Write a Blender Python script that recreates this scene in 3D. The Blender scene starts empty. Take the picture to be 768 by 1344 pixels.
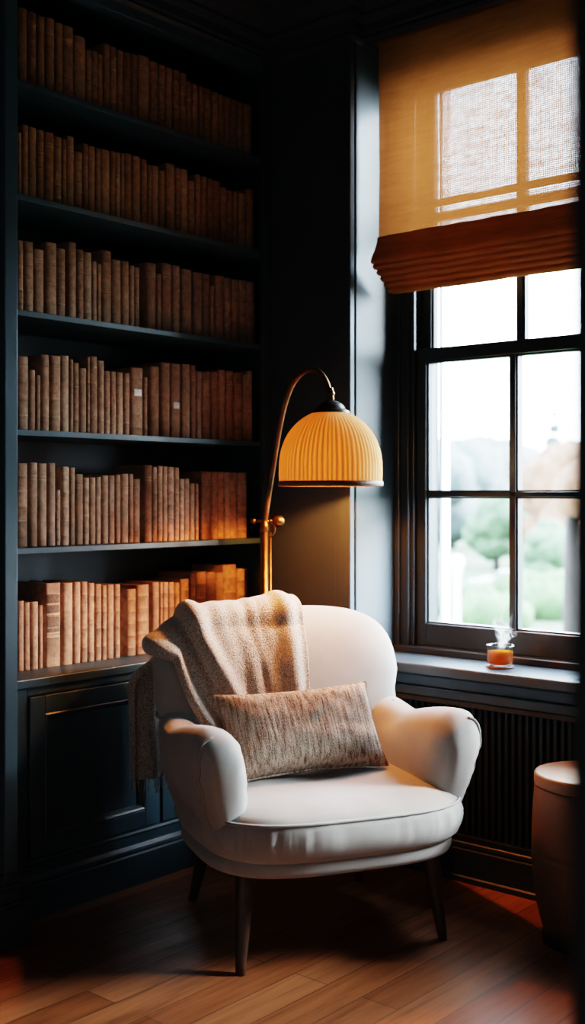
import bpy, bmesh, math, random
from mathutils import Vector, Matrix, noise
from mathutils.bvhtree import BVHTree

random.seed(7)
C = bpy.context.scene.collection
PI = math.pi

# ------------------------------------------------------------------ helpers
class MB:
    def __init__(s):
        s.v = []; s.f = []; s.col = []
    def quad(s, a, b, c, d):
        n = len(s.v); s.v += [a, b, c, d]; s.f.append((n, n+1, n+2, n+3)); return s
    def box(s, x0, x1, y0, y1, z0, z1):
        n = len(s.v)
        s.v += [(x0,y0,z0),(x1,y0,z0),(x1,y1,z0),(x0,y1,z0),(x0,y0,z1),(x1,y0,z1),(x1,y1,z1),(x0,y1,z1)]
        for f in ((0,3,2,1),(4,5,6,7),(0,1,5,4),(1,2,6,5),(2,3,7,6),(3,0,4,7)):
            s.f.append(tuple(n+i for i in f))
        return s
    def loft(s, rings, closed=True, cap0=False, cap1=False):
        n = len(s.v); m = len(rings[0])
        for r in rings: s.v += [tuple(p) for p in r]
        for i in range(len(rings)-1):
            for j in range(m if closed else m-1):
                a = n+i*m+j; b = n+i*m+(j+1) % m
                s.f.append((a, b, b+m, a+m))
        if cap0: s.f.append(tuple(n+j for j in reversed(range(m))))
        if cap1: s.f.append(tuple(n+(len(rings)-1)*m+j for j in range(m)))
        return s
    def lathe(s, prof, seg=48, c=(0,0,0), cap0=False, cap1=False, rf=None):
        rings = []
        for (r, z) in prof:
            rings.append([(c[0]+(r*(rf(r,z,2*PI*j/seg) if rf else 1))*math.cos(2*PI*j/seg),
                           c[1]+(r*(rf(r,z,2*PI*j/seg) if rf else 1))*math.sin(2*PI*j/seg), c[2]+z) for j in range(seg)])
        return s.loft(rings, True, cap0, cap1)
    def tube(s, pts, rad, seg=10, closed=False):
        pts = [Vector(p) for p in pts]; N = len(pts)
        rads = rad if isinstance(rad, (list, tuple)) else [rad]*N
        rings = []; up = None
        for i, p in enumerate(pts):
            if closed: t = pts[(i+1) % N]-pts[i-1]
            else: t = pts[min(i+1, N-1)]-pts[max(i-1, 0)]
            t.normalize()
            if up is None:
                up = Vector((0,0,1)) if abs(t.z) < .9 else Vector((1,0,0))
            a = t.cross(up)
            if a.length < 1e-6: a = t.cross(Vector((0,1,0)))
            a.normalize(); b = a.cross(t).normalized(); up = b
            rings.append([p+(a*math.cos(2*PI*j/seg)+b*math.sin(2*PI*j/seg))*rads[i] for j in range(seg)])
        if closed: rings.append(rings[0]); return s.loft(rings, True)
        return s.loft(rings, True, True, True)
    def ball(s, c, r, seg=16, sz=1.0):
        prof = [(max(r*math.sin(PI*i/(seg//2)), 1e-5), -r*sz*math.cos(PI*i/(seg//2))) for i in range(seg//2+1)]
        return s.lathe(prof, seg, c)
    def build(s, name, m, parent=None, smooth=False, loc=None, bevel=0, merge=0, seg=2):
        me = bpy.data.meshes.new(name)
        me.from_pydata([tuple(p) for p in s.v], [], s.f)
        bm = bmesh.new(); bm.from_mesh(me)
        if merge: bmesh.ops.remove_doubles(bm, verts=bm.verts, dist=merge)
        bmesh.ops.recalc_face_normals(bm, faces=bm.faces)
        bm.to_mesh(me); bm.free()
        o = bpy.data.objects.new(name, me); C.objects.link(o)
        if m: me.materials.append(m)
        if smooth: me.polygons.foreach_set('use_smooth', [True]*len(me.polygons))
        if parent: o.parent = parent
        if loc: o.location = loc
        if bevel:
            b = o.modifiers.new('bevel', 'BEVEL'); b.width = bevel; b.segments = seg; b.limit_method = 'ANGLE'
            b.harden_normals = False
        return o

def tag(o, label=None, cat=None, group=None, kind=None):
    if label: o['label'] = label
    if cat: o['category'] = cat
    if group: o['group'] = group
    if kind: o['kind'] = kind
    return o

def empty(name, loc=(0,0,0), rz=0):
    o = bpy.data.objects.new(name, None); C.objects.link(o)
    o.location = loc; o.rotation_euler = (0,0,rz); o.empty_display_size = .1
    return o

def smooth01(a, b, x):
    t = max(0, min(1, (x-a)/(b-a))); return t*t*(3-2*t)
def lerp(a, b, t): return a+(b-a)*t
def spow(v, e): return math.copysign(abs(v)**e, v)

# ------------------------------------------------------------------ materials
def new_mat(name):
    m = bpy.data.materials.new(name); m.use_nodes = True
    nt = m.node_tree; b = nt.nodes['Principled BSDF']
    return m, nt, b
def N(nt, t, **kw):
    n = nt.nodes.new(t)
    for k, v in kw.items(): setattr(n, k, v)
    return n
def ramp(nt, stops):
    r = N(nt, 'ShaderNodeValToRGB'); e = r.color_ramp.elements
    while len(e) < len(stops): e.new(.5)
    for i, (p, c) in enumerate(stops):
        e[i].position = p; e[i].color = (*c, 1) if len(c) == 3 else c
    return r
def coords(nt, which='Object', scale=(1,1,1)):
    t = N(nt, 'ShaderNodeTexCoord'); mp = N(nt, 'ShaderNodeMapping')
    mp.inputs['Scale'].default_value = scale
    nt.links.new(t.outputs[which], mp.inputs['Vector']); return mp
def mat(name, col, rough=.5, metal=0, var=.0, nscale=8, bump=0, bscale=60, spec=.5, stretch=(1,1,1)):
    m, nt, b = new_mat(name)
    b.inputs['Roughness'].default_value = rough; b.inputs['Metallic'].default_value = metal
    b.inputs['Specular IOR Level'].default_value = spec
    mp = coords(nt, 'Object', stretch)
    nz = N(nt, 'ShaderNodeTexNoise'); nz.inputs['Scale'].default_value = nscale; nz.inputs['Detail'].default_value = 5
    nt.links.new(mp.outputs[0], nz.inputs['Vector'])
    r = ramp(nt, [(.3, [c*(1-var) for c in col]), (.7, [min(1, c*(1+var)) for c in col])])
    nt.links.new(nz.outputs['Fac'], r.inputs[0]); nt.links.new(r.outputs[0], b.inputs['Base Color'])
    if bump:
        n2 = N(nt, 'ShaderNodeTexNoise'); n2.inputs['Scale'].default_value = bscale; n2.inputs['Detail'].default_value = 4
        nt.links.new(mp.outputs[0], n2.inputs['Vector'])
        bp = N(nt, 'ShaderNodeBump'); bp.inputs['Strength'].default_value = bump; bp.inputs['Distance'].default_value = .01
        nt.links.new(n2.outputs['Fac'], bp.inputs['Height']); nt.links.new(bp.outputs[0], b.inputs['Normal'])
    return m

M = {}
M['navy'] = mat('navy_paint', (.033, .046, .058), .42, var=.12, nscale=3, bump=.03, bscale=120)
M['case'] = mat('navy_joinery', (.032, .064, .082), .40, var=.10, nscale=3, bump=.03, bscale=120)  # same navy paint, raised in tone so the bookcase looks lit
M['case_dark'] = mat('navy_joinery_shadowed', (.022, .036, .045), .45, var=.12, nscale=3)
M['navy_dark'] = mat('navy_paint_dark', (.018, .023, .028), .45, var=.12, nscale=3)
M['sash'] = mat('sash_paint', (.016, .023, .029), .33, var=.1, nscale=4)
M['ceiling'] = mat('ceiling_paint', (.02, .025, .03), .7, var=.1)
M['plaster'] = mat('pale_plaster', (.34, .35, .36), .9, var=.04)  # paleness of these unseen walls is added to bounce fill light
M['jamb'] = mat('black_jamb_paint', (.006, .007, .008), .6)
M['brass'] = mat('aged_brass', (.20, .105, .052), .38, metal=1, var=.35, nscale=25)
M['dark_metal'] = mat('dark_bronze', (.10, .085, .075), .4, metal=.9, var=.3, nscale=30)
M['leg_wood'] = mat('walnut_leg', (.062, .030, .018), .38, var=.4, nscale=14, stretch=(6,6,1))
M['leather'] = mat('tan_leather', (.165, .078, .038), .45, var=.15, nscale=6, bump=.08, bscale=160)
M['table_top'] = mat('tan_top', (.27, .155, .09), .45, var=.1, nscale=6)
M['black'] = mat('black_base', (.012, .012, .012), .4)
M['grille'] = mat('grille_metal', (.022, .027, .030), .42, metal=.2, var=.1)
M['grille_back'] = mat('grille_back', (.004, .005, .006), .8)
M['bronze_mesh'] = mat('grille_mesh', (.05, .035, .022), .5, metal=.4, var=.5, nscale=180)
M['white_paint'] = mat('white_exterior', (.85, .87, .88), .6, var=.03)
M['pages'] = mat('book_pages', (.36, .24, .14), .85, var=.25, nscale=40, stretch=(30, 1, 1))
M['gilt'] = mat('faded_gilt', (.62, .42, .26), .6, var=.35, nscale=60)
M['tooling'] = mat('dark_tooling', (.16, .09, .055), .8, var=.6, nscale=140)
M['paper'] = mat('paper_patch', (.88, .82, .74), .8, var=.25, nscale=120)

def book_mat(name, k, d):
    m, nt, b = new_mat(name); b.inputs['Roughness'].default_value = .78
    b.inputs['Specular IOR Level'].default_value = .25
    oi = N(nt, 'ShaderNodeObjectInfo'); mp = coords(nt, 'Object')
    nt.links.new(oi.outputs['Location'], mp.inputs['Location'])
    r = ramp(nt, [(p, tuple(k*(c+(sum(t)/3-c)*d) for c in t)) for p, t in ((0, (.27, .130, .064)), (.35, (.35, .185, .095)), (.7, (.30, .152, .080)), (1, (.40, .230, .128)))])
    nt.links.new(oi.outputs['Random'], r.inputs[0])
    nz = N(nt, 'ShaderNodeTexNoise'); nz.inputs['Scale'].default_value = 55; nz.inputs['Detail'].default_value = 7; nz.inputs['Roughness'].default_value = .7
    nt.links.new(mp.outputs[0], nz.inputs['Vector'])
    n2 = N(nt, 'ShaderNodeTexNoise'); n2.inputs['Scale'].default_value = 9; n2.inputs['Detail'].default_value = 3
    nt.links.new(mp.outputs[0], n2.inputs['Vector'])
    r2 = ramp(nt, [(.28, (.55, .5, .46)), (.52, (1, 1, 1)), (.74, (1.45, 1.42, 1.38))])
    nt.links.new(nz.outputs['Fac'], r2.inputs[0])
    r3 = ramp(nt, [(.3, (.78, .76, .74)), (.7, (1.2, 1.2, 1.2))]); nt.links.new(n2.outputs['Fac'], r3.inputs[0])
    mx = N(nt, 'ShaderNodeMix', data_type='RGBA', blend_type='MULTIPLY'); mx.inputs['Factor'].default_value = 1
    nt.links.new(r.outputs[0], mx.inputs['A']); nt.links.new(r2.outputs[0], mx.inputs['B'])
    m2 = N(nt, 'ShaderNodeMix', data_type='RGBA', blend_type='MULTIPLY'); m2.inputs['Factor'].default_value = 1
    nt.links.new(mx.outputs['Result'], m2.inputs['A']); nt.links.new(r3.outputs[0], m2.inputs['B'])
    nt.links.new(m2.outputs['Result'], b.inputs['Base Color'])
    bp = N(nt, 'ShaderNodeBump'); bp.inputs['Strength'].default_value = .35; bp.inputs['Distance'].default_value = .004
    nt.links.new(nz.outputs['Fac'], bp.inputs['Height']); nt.links.new(bp.outputs[0], b.inputs['Normal'])
    return m
M['book_dark'] = book_mat('dark_book_cloth', 1.15, -.08)  # row copies of one book cloth; light falloff put into the colour
M['book_mid'] = book_mat('worn_book_cloth', 1.3, .22)
M['book_tan'] = book_mat('pale_book_cloth', 1.4, .30)

def fabric_mat(name, col, wave=420, bump=.12, rough=.9, var=.08, sheen=.25):
    m, nt, b = new_mat(name); b.inputs['Roughness'].default_value = rough
    b.inputs['Specular IOR Level'].default_value = .15
    b.inputs['Sheen Weight'].default_value = sheen; b.inputs['Sheen Roughness'].default_value = .5
    mp = coords(nt, 'Object')
    nz = N(nt, 'ShaderNodeTexNoise'); nz.inputs['Scale'].default_value = 10; nz.inputs['Detail'].default_value = 4
    n2 = N(nt, 'ShaderNodeTexNoise'); n2.inputs['Scale'].default_value = wave; n2.inputs['Detail'].default_value = 2
    for n in (nz, n2): nt.links.new(mp.outputs[0], n.inputs['Vector'])
    r = ramp(nt, [(.3, [c*(1-var) for c in col]), (.7, [min(1, c*(1+var)) for c in col])])
    nt.links.new(nz.outputs['Fac'], r.inputs[0]); nt.links.new(r.outputs[0], b.inputs['Base Color'])
    bp = N(nt, 'ShaderNodeBump'); bp.inputs['Strength'].default_value = bump; bp.inputs['Distance'].default_value = .004
    nt.links.new(n2.outputs['Fac'], bp.inputs['Height']); nt.links.new(bp.outputs[0], b.inputs['Normal'])
    return m
M['cream'] = fabric_mat('cream_upholstery', (.37, .35, .325), 500, .10)
M['cream_dark'] = fabric_mat('cream_welt', (.32, .295, .265), 500, .10)

def throw_mat():
    m, nt, b = new_mat('fuzzy_throw'); b.inputs['Roughness'].default_value = .95
    b.inputs['Sheen Weight'].default_value = .5; b.inputs['Specular IOR Level'].default_value = .1
    mp = coords(nt, 'Object')
    nz = N(nt, 'ShaderNodeTexNoise'); nz.inputs['Scale'].default_value = 260; nz.inputs['Detail'].default_value = 3
    nt.links.new(mp.outputs[0], nz.inputs['Vector'])
    r = ramp(nt, [(.32, (.20, .162, .13)), (.5, (.42, .36, .30)), (.68, (.60, .53, .46))])
    nt.links.new(nz.outputs['Fac'], r.inputs[0]); nt.links.new(r.outputs[0], b.inputs['Base Color'])
    bp = N(nt, 'ShaderNodeBump'); bp.inputs['Strength'].default_value = .6; bp.inputs['Distance'].default_value = .006
    nt.links.new(nz.outputs['Fac'], bp.inputs['Height']); nt.links.new(bp.outputs[0], b.inputs['Normal'])
    return m
M['throw'] = throw_mat()

def woven_mat():      # pillow: slubby vertical ribs with light and dark flecks
    m, nt, b = new_mat('woven_pillow'); b.inputs['Roughness'].default_value = .92
    b.inputs['Specular IOR Level'].default_value = .12
    mp = coords(nt, 'Object')
    mp1 = coords(nt, 'Object', (135, 60, 11)); mp2 = coords(nt, 'Object', (420, 420, 210))
    wv = N(nt, 'ShaderNodeTexNoise'); nz = N(nt, 'ShaderNodeTexNoise')
    for n_, m_ in ((wv, mp1), (nz, mp2)):
        n_.inputs['Scale'].default_value = 1; n_.inputs['Detail'].default_value = 3; nt.links.new(m_.outputs[0], n_.inputs['Vector'])
    mx = N(nt, 'ShaderNodeMix', data_type='FLOAT'); mx.inputs['Factor'].default_value = .48
    nt.links.new(wv.outputs['Fac'], mx.inputs['A']); nt.links.new(nz.outputs['Fac'], mx.inputs['B'])
    r = ramp(nt, [(.34, (.07, .046, .034)), (.465, (.29, .218, .168)), (.61, (.53, .44, .365))])
    nt.links.new(mx.outputs['Result'], r.inputs[0]); nt.links.new(r.outputs[0], b.inputs['Base Color'])
    bp = N(nt, 'ShaderNodeBump'); bp.inputs['Strength'].default_value = .7; bp.inputs['Distance'].default_value = .005
    nt.links.new(mx.outputs['Result'], bp.inputs['Height']); nt.links.new(bp.outputs[0], b.inputs['Normal'])
    return m
M['woven'] = woven_mat()

def floor_mat():
    m, nt, b = new_mat('oak_boards'); b.inputs['Specular IOR Level'].default_value = .5
    mp = coords(nt, 'Object')
    br = N(nt, 'ShaderNodeTexBrick'); br.offset = .37; br.offset_frequency = 2
    br.inputs['Scale'].default_value = 1; br.inputs['Brick Width'].default_value = 1.1; br.inputs['Row Height'].default_value = .105
    br.inputs['Mortar Size'].default_value = .0016; br.inputs['Mortar Smooth'].default_value = .3
    br.inputs['Color1'].default_value = (.0, .0, .0, 1); br.inputs['Color2'].default_value = (1, 1, 1, 1)
    br.inputs['Mortar'].default_value = (.5, .5, .5, 1)
    nt.links.new(mp.outputs[0], br.inputs['Vector'])
    mp2 = coords(nt, 'Object', (1.6, 22, 22)); gr = N(nt, 'ShaderNodeTexNoise'); gr.inputs['Scale'].default_value = 1.6
    gr.inputs['Detail'].default_value = 8; gr.inputs['Roughness'].default_value = .65; gr.inputs['Distortion'].default_value = .6
    nt.links.new(mp2.outputs[0], gr.inputs['Vector'])
    base = ramp(nt, [(0, (.20, .066, .025)), (.5, (.28, .099, .040)), (1, (.36, .142, .062))])
    nt.links.new(br.outputs['Color'], base.inputs[0])
    g = ramp(nt, [(.28, (.40, .34, .3)), (.46, (.92, .9, .88)), (.7, (1.22, 1.22, 1.22))]); nt.links.new(gr.outputs['Fac'], g.inputs[0])
    mx = N(nt, 'ShaderNodeMix', data_type='RGBA', blend_type='MULTIPLY'); mx.inputs['Factor'].default_value = 1
    nt.links.new(base.outputs[0], mx.inputs['A']); nt.links.new(g.outputs[0], mx.inputs['B'])
    m2 = N(nt, 'ShaderNodeMix', data_type='RGBA'); m2.inputs['B'].default_value = (.045, .018, .009, 1)
    nt.links.new(br.outputs['Fac'], m2.inputs['Factor']); nt.links.new(mx.outputs['Result'], m2.inputs['A'])
    nt.links.new(m2.outputs['Result'], b.inputs['Base Color'])
    rr = ramp(nt, [(.3, (.44, .44, .44)), (.7, (.27, .27, .27))]); nt.links.new(gr.outputs['Fac'], rr.inputs[0])
    nt.links.new(rr.outputs[0], b.inputs['Roughness'])
    bp = N(nt, 'ShaderNodeBump'); bp.inputs['Strength'].default_value = .25; bp.inputs['Distance'].default_value = .003; bp.invert = True
    nt.links.new(br.outputs['Fac'], bp.inputs['Height']); nt.links.new(bp.outputs[0], b.inputs['Normal'])
    return m
M['floor'] = floor_mat()

def glass_pane_mat():
    m, nt, b = new_mat('window_glass'); nt.nodes.remove(b)
    out = nt.nodes['Material Output']
    tr = N(nt, 'ShaderNodeBsdfTransparent'); tr.inputs[0].default_value = (.96, .98, .98, 1)
    gl = N(nt, 'ShaderNodeBsdfGlossy'); gl.inputs['Roughness'].default_value = .02
    fr = N(nt, 'ShaderNodeFresnel'); fr.inputs['IOR'].default_value = 1.45
    mx = N(nt, 'ShaderNodeMixShader')
    nt.links.new(fr.outputs[0], mx.inputs[0]); nt.links.new(tr.outputs[0], mx.inputs[1]); nt.links.new(gl.outputs[0], mx.inputs[2])
    nt.links.new(mx.outputs[0], out.inputs[0]); return m
M['pane'] = glass_pane_mat()

def blind_mat(name, openness, trans, lift=1):
    m, nt, b = new_mat(name); out = nt.nodes['Material Output']; nt.nodes.remove(b)
    mp = coords(nt, 'Object')
    wy = N(nt, 'ShaderNodeTexWave', wave_type='BANDS', bands_direction='Y'); wz = N(nt, 'ShaderNodeTexWave', wave_type='BANDS', bands_direction='Z')
    for w in (wy, wz):
        w.inputs['Scale'].default_value = 52; w.inputs['Distortion'].default_value = 1.6; w.inputs['Detail'].default_value = 2
        w.inputs['Detail Scale'].default_value = 1.2; nt.links.new(mp.outputs[0], w.inputs['Vector'])
    mul = N(nt, 'ShaderNodeMath', operation='MULTIPLY'); nt.links.new(wy.outputs['Fac'], mul.inputs[0]); nt.links.new(wz.outputs['Fac'], mul.inputs[1])
    mps = coords(nt, 'Object', (1, 9, 70)); sl = N(nt, 'ShaderNodeTexNoise'); sl.inputs['Scale'].default_value = 1; sl.inputs['Detail'].default_value = 4
    nt.links.new(mps.outputs[0], sl.inputs['Vector'])
    mps2 = coords(nt, 'Object', (1, 60, 40)); s2 = N(nt, 'ShaderNodeTexNoise'); s2.inputs['Scale'].default_value = 1; s2.inputs['Detail'].default_value = 4
    nt.links.new(mps2.outputs[0], s2.inputs['Vector'])
    slr = N(nt, 'ShaderNodeMapRange'); slr.inputs['From Min'].default_value = .35; slr.inputs['From Max'].default_value = .6; slr.inputs['To Min'].default_value = .5
    nt.links.new(sl.outputs['Fac'], slr.inputs['Value'])
    s2r = N(nt, 'ShaderNodeMapRange'); s2r.inputs['From Min'].default_value = .3; s2r.inputs['From Max'].default_value = .62; s2r.inputs['To Min'].default_value = .4
    nt.links.new(s2.outputs['Fac'], s2r.inputs['Value'])
    m2 = N(nt, 'ShaderNodeMath', operation='MULTIPLY'); nt.links.new(mul.outputs[0], m2.inputs[0]); nt.links.new(slr.outputs[0], m2.inputs[1])
    m3 = N(nt, 'ShaderNodeMath', operation='MULTIPLY'); nt.links.new(m2.outputs[0], m3.inputs[0]); nt.links.new(s2r.outputs[0], m3.inputs[1])
    op = N(nt, 'ShaderNodeMath', operation='MULTIPLY'); op.inputs[1].default_value = openness; op.use_clamp = True
    nt.links.new(m3.outputs[0], op.inputs[0])
    cr = ramp(nt, [(.3, (.24*lift, .105*lift, .038*lift)), (.7, (.36*lift, .17*lift, .065*lift))]); nt.links.new(sl.outputs['Fac'], cr.inputs[0])
    df = N(nt, 'ShaderNodeBsdfDiffuse'); nt.links.new(cr.outputs[0], df.inputs[0])
    tl = N(nt, 'ShaderNodeBsdfTranslucent'); tl.inputs[0].default_value = trans
    a = N(nt, 'ShaderNodeMixShader'); a.inputs[0].default_value = .55
    nt.links.new(df.outputs[0], a.inputs[1]); nt.links.new(tl.outputs[0], a.inputs[2])
    tr = N(nt, 'ShaderNodeBsdfTransparent'); e = N(nt, 'ShaderNodeMixShader')
    nt.links.new(op.outputs[0], e.inputs[0]); nt.links.new(a.outputs[0], e.inputs[1]); nt.links.new(tr.outputs[0], e.inputs[2])
    bp = N(nt, 'ShaderNodeBump'); bp.inputs['Strength'].default_value = .4; bp.inputs['Distance'].default_value = .003
    nt.links.new(mul.outputs[0], bp.inputs['Height']); nt.links.new(bp.outputs[0], df.inputs['Normal'])
    nt.links.new(e.outputs[0], out.inputs[0]); return m
M['blind'] = blind_mat('burlap_sheer', .21, (.20, .062, .018, 1))
M['blind_band'] = blind_mat('burlap_band', .0, (.20, .062, .018, 1))
M['blind_fold'] = blind_mat('burlap_folded', .0, (.20, .075, .02, 1), 1.7)  # same burlap, cloth colour lightened so the folds look lit

def shade_mat():
    m, nt, b = new_mat('pleated_shade'); out = nt.nodes['Material Output']; nt.nodes.remove(b)
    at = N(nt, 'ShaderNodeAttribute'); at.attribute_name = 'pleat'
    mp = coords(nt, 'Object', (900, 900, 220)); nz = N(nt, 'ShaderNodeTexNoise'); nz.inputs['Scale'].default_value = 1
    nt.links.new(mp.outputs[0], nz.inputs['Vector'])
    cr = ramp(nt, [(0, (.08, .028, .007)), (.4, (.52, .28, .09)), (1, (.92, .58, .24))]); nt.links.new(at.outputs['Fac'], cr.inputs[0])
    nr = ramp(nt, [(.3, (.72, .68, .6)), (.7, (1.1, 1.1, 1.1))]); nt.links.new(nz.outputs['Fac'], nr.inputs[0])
    mx = N(nt, 'ShaderNodeMix', data_type='RGBA', blend_type='MULTIPLY'); mx.inputs['Factor'].default_value = 1
    nt.links.new(cr.outputs[0], mx.inputs['A']); nt.links.new(nr.outputs[0], mx.inputs['B'])
    tl = N(nt, 'ShaderNodeBsdfTranslucent'); nt.links.new(mx.outputs['Result'], tl.inputs[0])
    df = N(nt, 'ShaderNodeBsdfDiffuse'); df.inputs[0].default_value = (.75, .55, .34, 1)
    a = N(nt, 'ShaderNodeMixShader'); a.inputs[0].default_value = .5
    nt.links.new(df.outputs[0], a.inputs[1]); nt.links.new(tl.outputs[0], a.inputs[2])
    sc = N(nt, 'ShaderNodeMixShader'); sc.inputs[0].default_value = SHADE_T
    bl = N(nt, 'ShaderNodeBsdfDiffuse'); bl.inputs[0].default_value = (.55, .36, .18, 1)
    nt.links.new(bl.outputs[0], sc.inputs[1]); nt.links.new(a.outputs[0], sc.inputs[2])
    nt.links.new(sc.outputs[0], out.inputs[0]); return m
SHADE_T = .065
M['shade'] = shade_mat()

def emit_mat(name, col, s):
    m, nt, b = new_mat(name)
    b.inputs['Base Color'].default_value = (1, .9, .75, 1)
    b.inputs['Emission Color'].default_value = (*col, 1); b.inputs['Emission Strength'].default_value = s
    return m
M['bulb'] = emit_mat('lit_bulb', (1, .36, .085), 1100)

def tea_glass():
    m, nt, b = new_mat('tea_glass'); nt.nodes.remove(b); out = nt.nodes['Material Output']
    tr = N(nt, 'ShaderNodeBsdfTransparent'); tr.inputs[0].default_value = (.93, .95, .95, 1)
    gl = N(nt, 'ShaderNodeBsdfGlossy'); gl.inputs['Roughness'].default_value = .04
    fr = N(nt, 'ShaderNodeLayerWeight'); fr.inputs['Blend'].default_value = .12
    mx = N(nt, 'ShaderNodeMixShader')
    nt.links.new(fr.outputs['Facing'], mx.inputs[0]); nt.links.new(tr.outputs[0], mx.inputs[1]); nt.links.new(gl.outputs[0], mx.inputs[2])
    nt.links.new(mx.outputs[0], out.inputs[0]); return m
M['tea_glass'] = tea_glass()
def tea_mat():
    m, nt, b = new_mat('amber_tea'); nt.nodes.remove(b); out = nt.nodes['Material Output']
    tl = N(nt, 'ShaderNodeBsdfTranslucent'); tl.inputs[0].default_value = (.70, .23, .03, 1)
    df = N(nt, 'ShaderNodeBsdfDiffuse'); df.inputs[0].default_value = (.40, .125, .015, 1)
    mx = N(nt, 'ShaderNodeMixShader'); mx.inputs[0].default_value = .5
    nt.links.new(df.outputs[0], mx.inputs[1]); nt.links.new(tl.outputs[0], mx.inputs[2]); nt.links.new(mx.outputs[0], out.inputs[0]); return m
M['tea'] = tea_mat()
def steam_mat():
    m, nt, b = new_mat('steam_wisp'); nt.nodes.remove(b); out = nt.nodes['Material Output']
    mp = coords(nt, 'Object', (1, 1, .55)); nz = N(nt, 'ShaderNodeTexNoise'); nz.inputs['Scale'].default_value = 55; nz.inputs['Detail'].default_value = 5; nz.inputs['Distortion'].default_value = 1.5
    nt.links.new(mp.outputs[0], nz.inputs['Vector'])
    at = N(nt, 'ShaderNodeAttribute'); at.attribute_name = 'wisp'
    r = N(nt, 'ShaderNodeMapRange'); r.inputs['From Min'].default_value = .38; r.inputs['From Max'].default_value = .68
    nt.links.new(nz.outputs['Fac'], r.inputs['Value'])
    mu = N(nt, 'ShaderNodeMath', operation='MULTIPLY'); nt.links.new(r.outputs[0], mu.inputs[0]); nt.links.new(at.outputs['Fac'], mu.inputs[1])
    tr = N(nt, 'ShaderNodeBsdfTransparent'); df = N(nt, 'ShaderNodeBsdfDiffuse'); df.inputs[0].default_value = (.95, .96, .97, 1)
    tl = N(nt, 'ShaderNodeBsdfTranslucent'); tl.inputs[0].default_value = (.95, .96, .97, 1)
    a = N(nt, 'ShaderNodeMixShader'); nt.links.new(df.outputs[0], a.inputs[1]); nt.links.new(tl.outputs[0], a.inputs[2])
    mx = N(nt, 'ShaderNodeMixShader'); nt.links.new(mu.outputs[0], mx.inputs[0]); nt.links.new(tr.outputs[0], mx.inputs[1]); nt.links.new(a.outputs[0], mx.inputs[2])
    nt.links.new(mx.outputs[0], out.inputs[0]); return m
M['steam'] = steam_mat()

SKY = 17.0
SUN = 21.0
EXPOSURE = 1.05

# ------------------------------------------------------------------ the room shell
def struct(name, mb, m, parent=None, **kw):
    o = mb.build(name, m, parent, **kw)
    if not parent: o['kind'] = 'structure'
    return o
CEIL = 2.95
struct('floor', MB().box(-1.5, 3.46, -2.2, 3.12, -.06, 0), M['floor'])
struct('ceiling', MB().box(-1.5, 3.46, -2.2, 3.12, CEIL, CEIL+.08), M['ceiling'])
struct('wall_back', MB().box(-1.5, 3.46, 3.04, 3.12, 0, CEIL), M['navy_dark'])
struct('wall_left', MB().box(-1.58, -1.5, -2.2, 3.12, 0, CEIL), M['plaster'])
struct('wall_front', MB().box(-1.5, 3.46, -2.28, -2.2, 0, CEIL), M['plaster'])
# wall holding the windows: pier beside the bookcase, piers between the windows, header, below-sill wall
wr = MB()
wr.box(3.0, 3.44, 2.339, 2.70, 0, CEIL)
wr.box(3.06, 3.44, 2.70, 3.04, 0, CEIL)
wr.box(3.065, 3.44, 1.25, 1.43, 0, CEIL)
wr.box(3.065, 3.44, .12, .30, 0, CEIL).box(3.065, 3.44, -2.2, -.83, 0, CEIL)
wr.box(3.065, 3.44, 1.43, 2.339, 2.705, CEIL).box(3.065, 3.44, .30, 1.25, 2.705, CEIL).box(3.065, 3.44, -.83, .12, 2.705, CEIL)
wr.box(3.13, 3.44, 1.43, 2.339, 0, .625).box(3.065, 3.44, .30, 1.25, 0, .625).box(3.065, 3.44, -.83, .12, 0, .625)
struct('wall_right', wr, M['navy'], bevel=.003)
# door jamb close beside the viewer
struct('trim_9', MB().box(.822, .895, .350, .425, 0, CEIL).box(.829, .888, .343, .352, 0, CEIL), M['jamb'], bevel=.006)
# corner bead and panel strips on the pier
tb = MB().box(2.988, 3.012, 2.331, 2.375, 0, 2.70).box(2.994, 3.002, 2.375, 2.40, .13, 2.66)
tb.box(3.022, 3.03, 2.333, 2.341, .66, 2.70)
struct('trim_1', tb, M['navy'], bevel=.003)

def offset_path(pts, p, signs):
    # pts: corners of the wall line; each corner moved by p into the room (sx, sy)
    return [(x+sx*p, y+sy*p) for (x, y), (sx, sy) in zip(pts, signs)]
def moulding(name, pts, signs, prof, m):
    rings = [[(x, y, z) for (x, y) in offset_path(pts, p, signs)] for (p, z) in prof]
    return struct(name, MB().loft(rings, closed=False), m)
W_pts = [(1.5, 2.70), (3.0, 2.70), (3.0, 2.339), (3.065, 2.339), (3.065, -2.19)]
W_sg = [(0, -1), (-1, -1), (-1, -1), (-1, -1), (-1, 0)]
moulding('trim_2', W_pts, W_sg,
         [(0, 2.685), (.010, 2.688), (.016, 2.70), (.012, 2.712), (.022, 2.716), (.022, 2.745), (.034, 2.75), (.040, 2.765), (.036, 2.778), (.055, 2.79),
          (.082, 2.815), (.098, 2.845), (.104, 2.85), (.104, 2.868), (.125, 2.874), (.135, 2.90), (.135, 2.95)], M['navy'])
B_prof = [(0, .19), (.006, .185), (.010, .172), (.006, .162), (.014, .156), (.014, .15), (.016, .03), (.022, .025), (.022, 0)]
moulding('baseboard_back', [(2.999, 2.70), (3.0, 2.70), (3.0, 2.339), (3.05, 2.339)], [(-1, -1), (-1, -1), (-1, -1), (0, -1)], B_prof, M['navy'])
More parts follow.
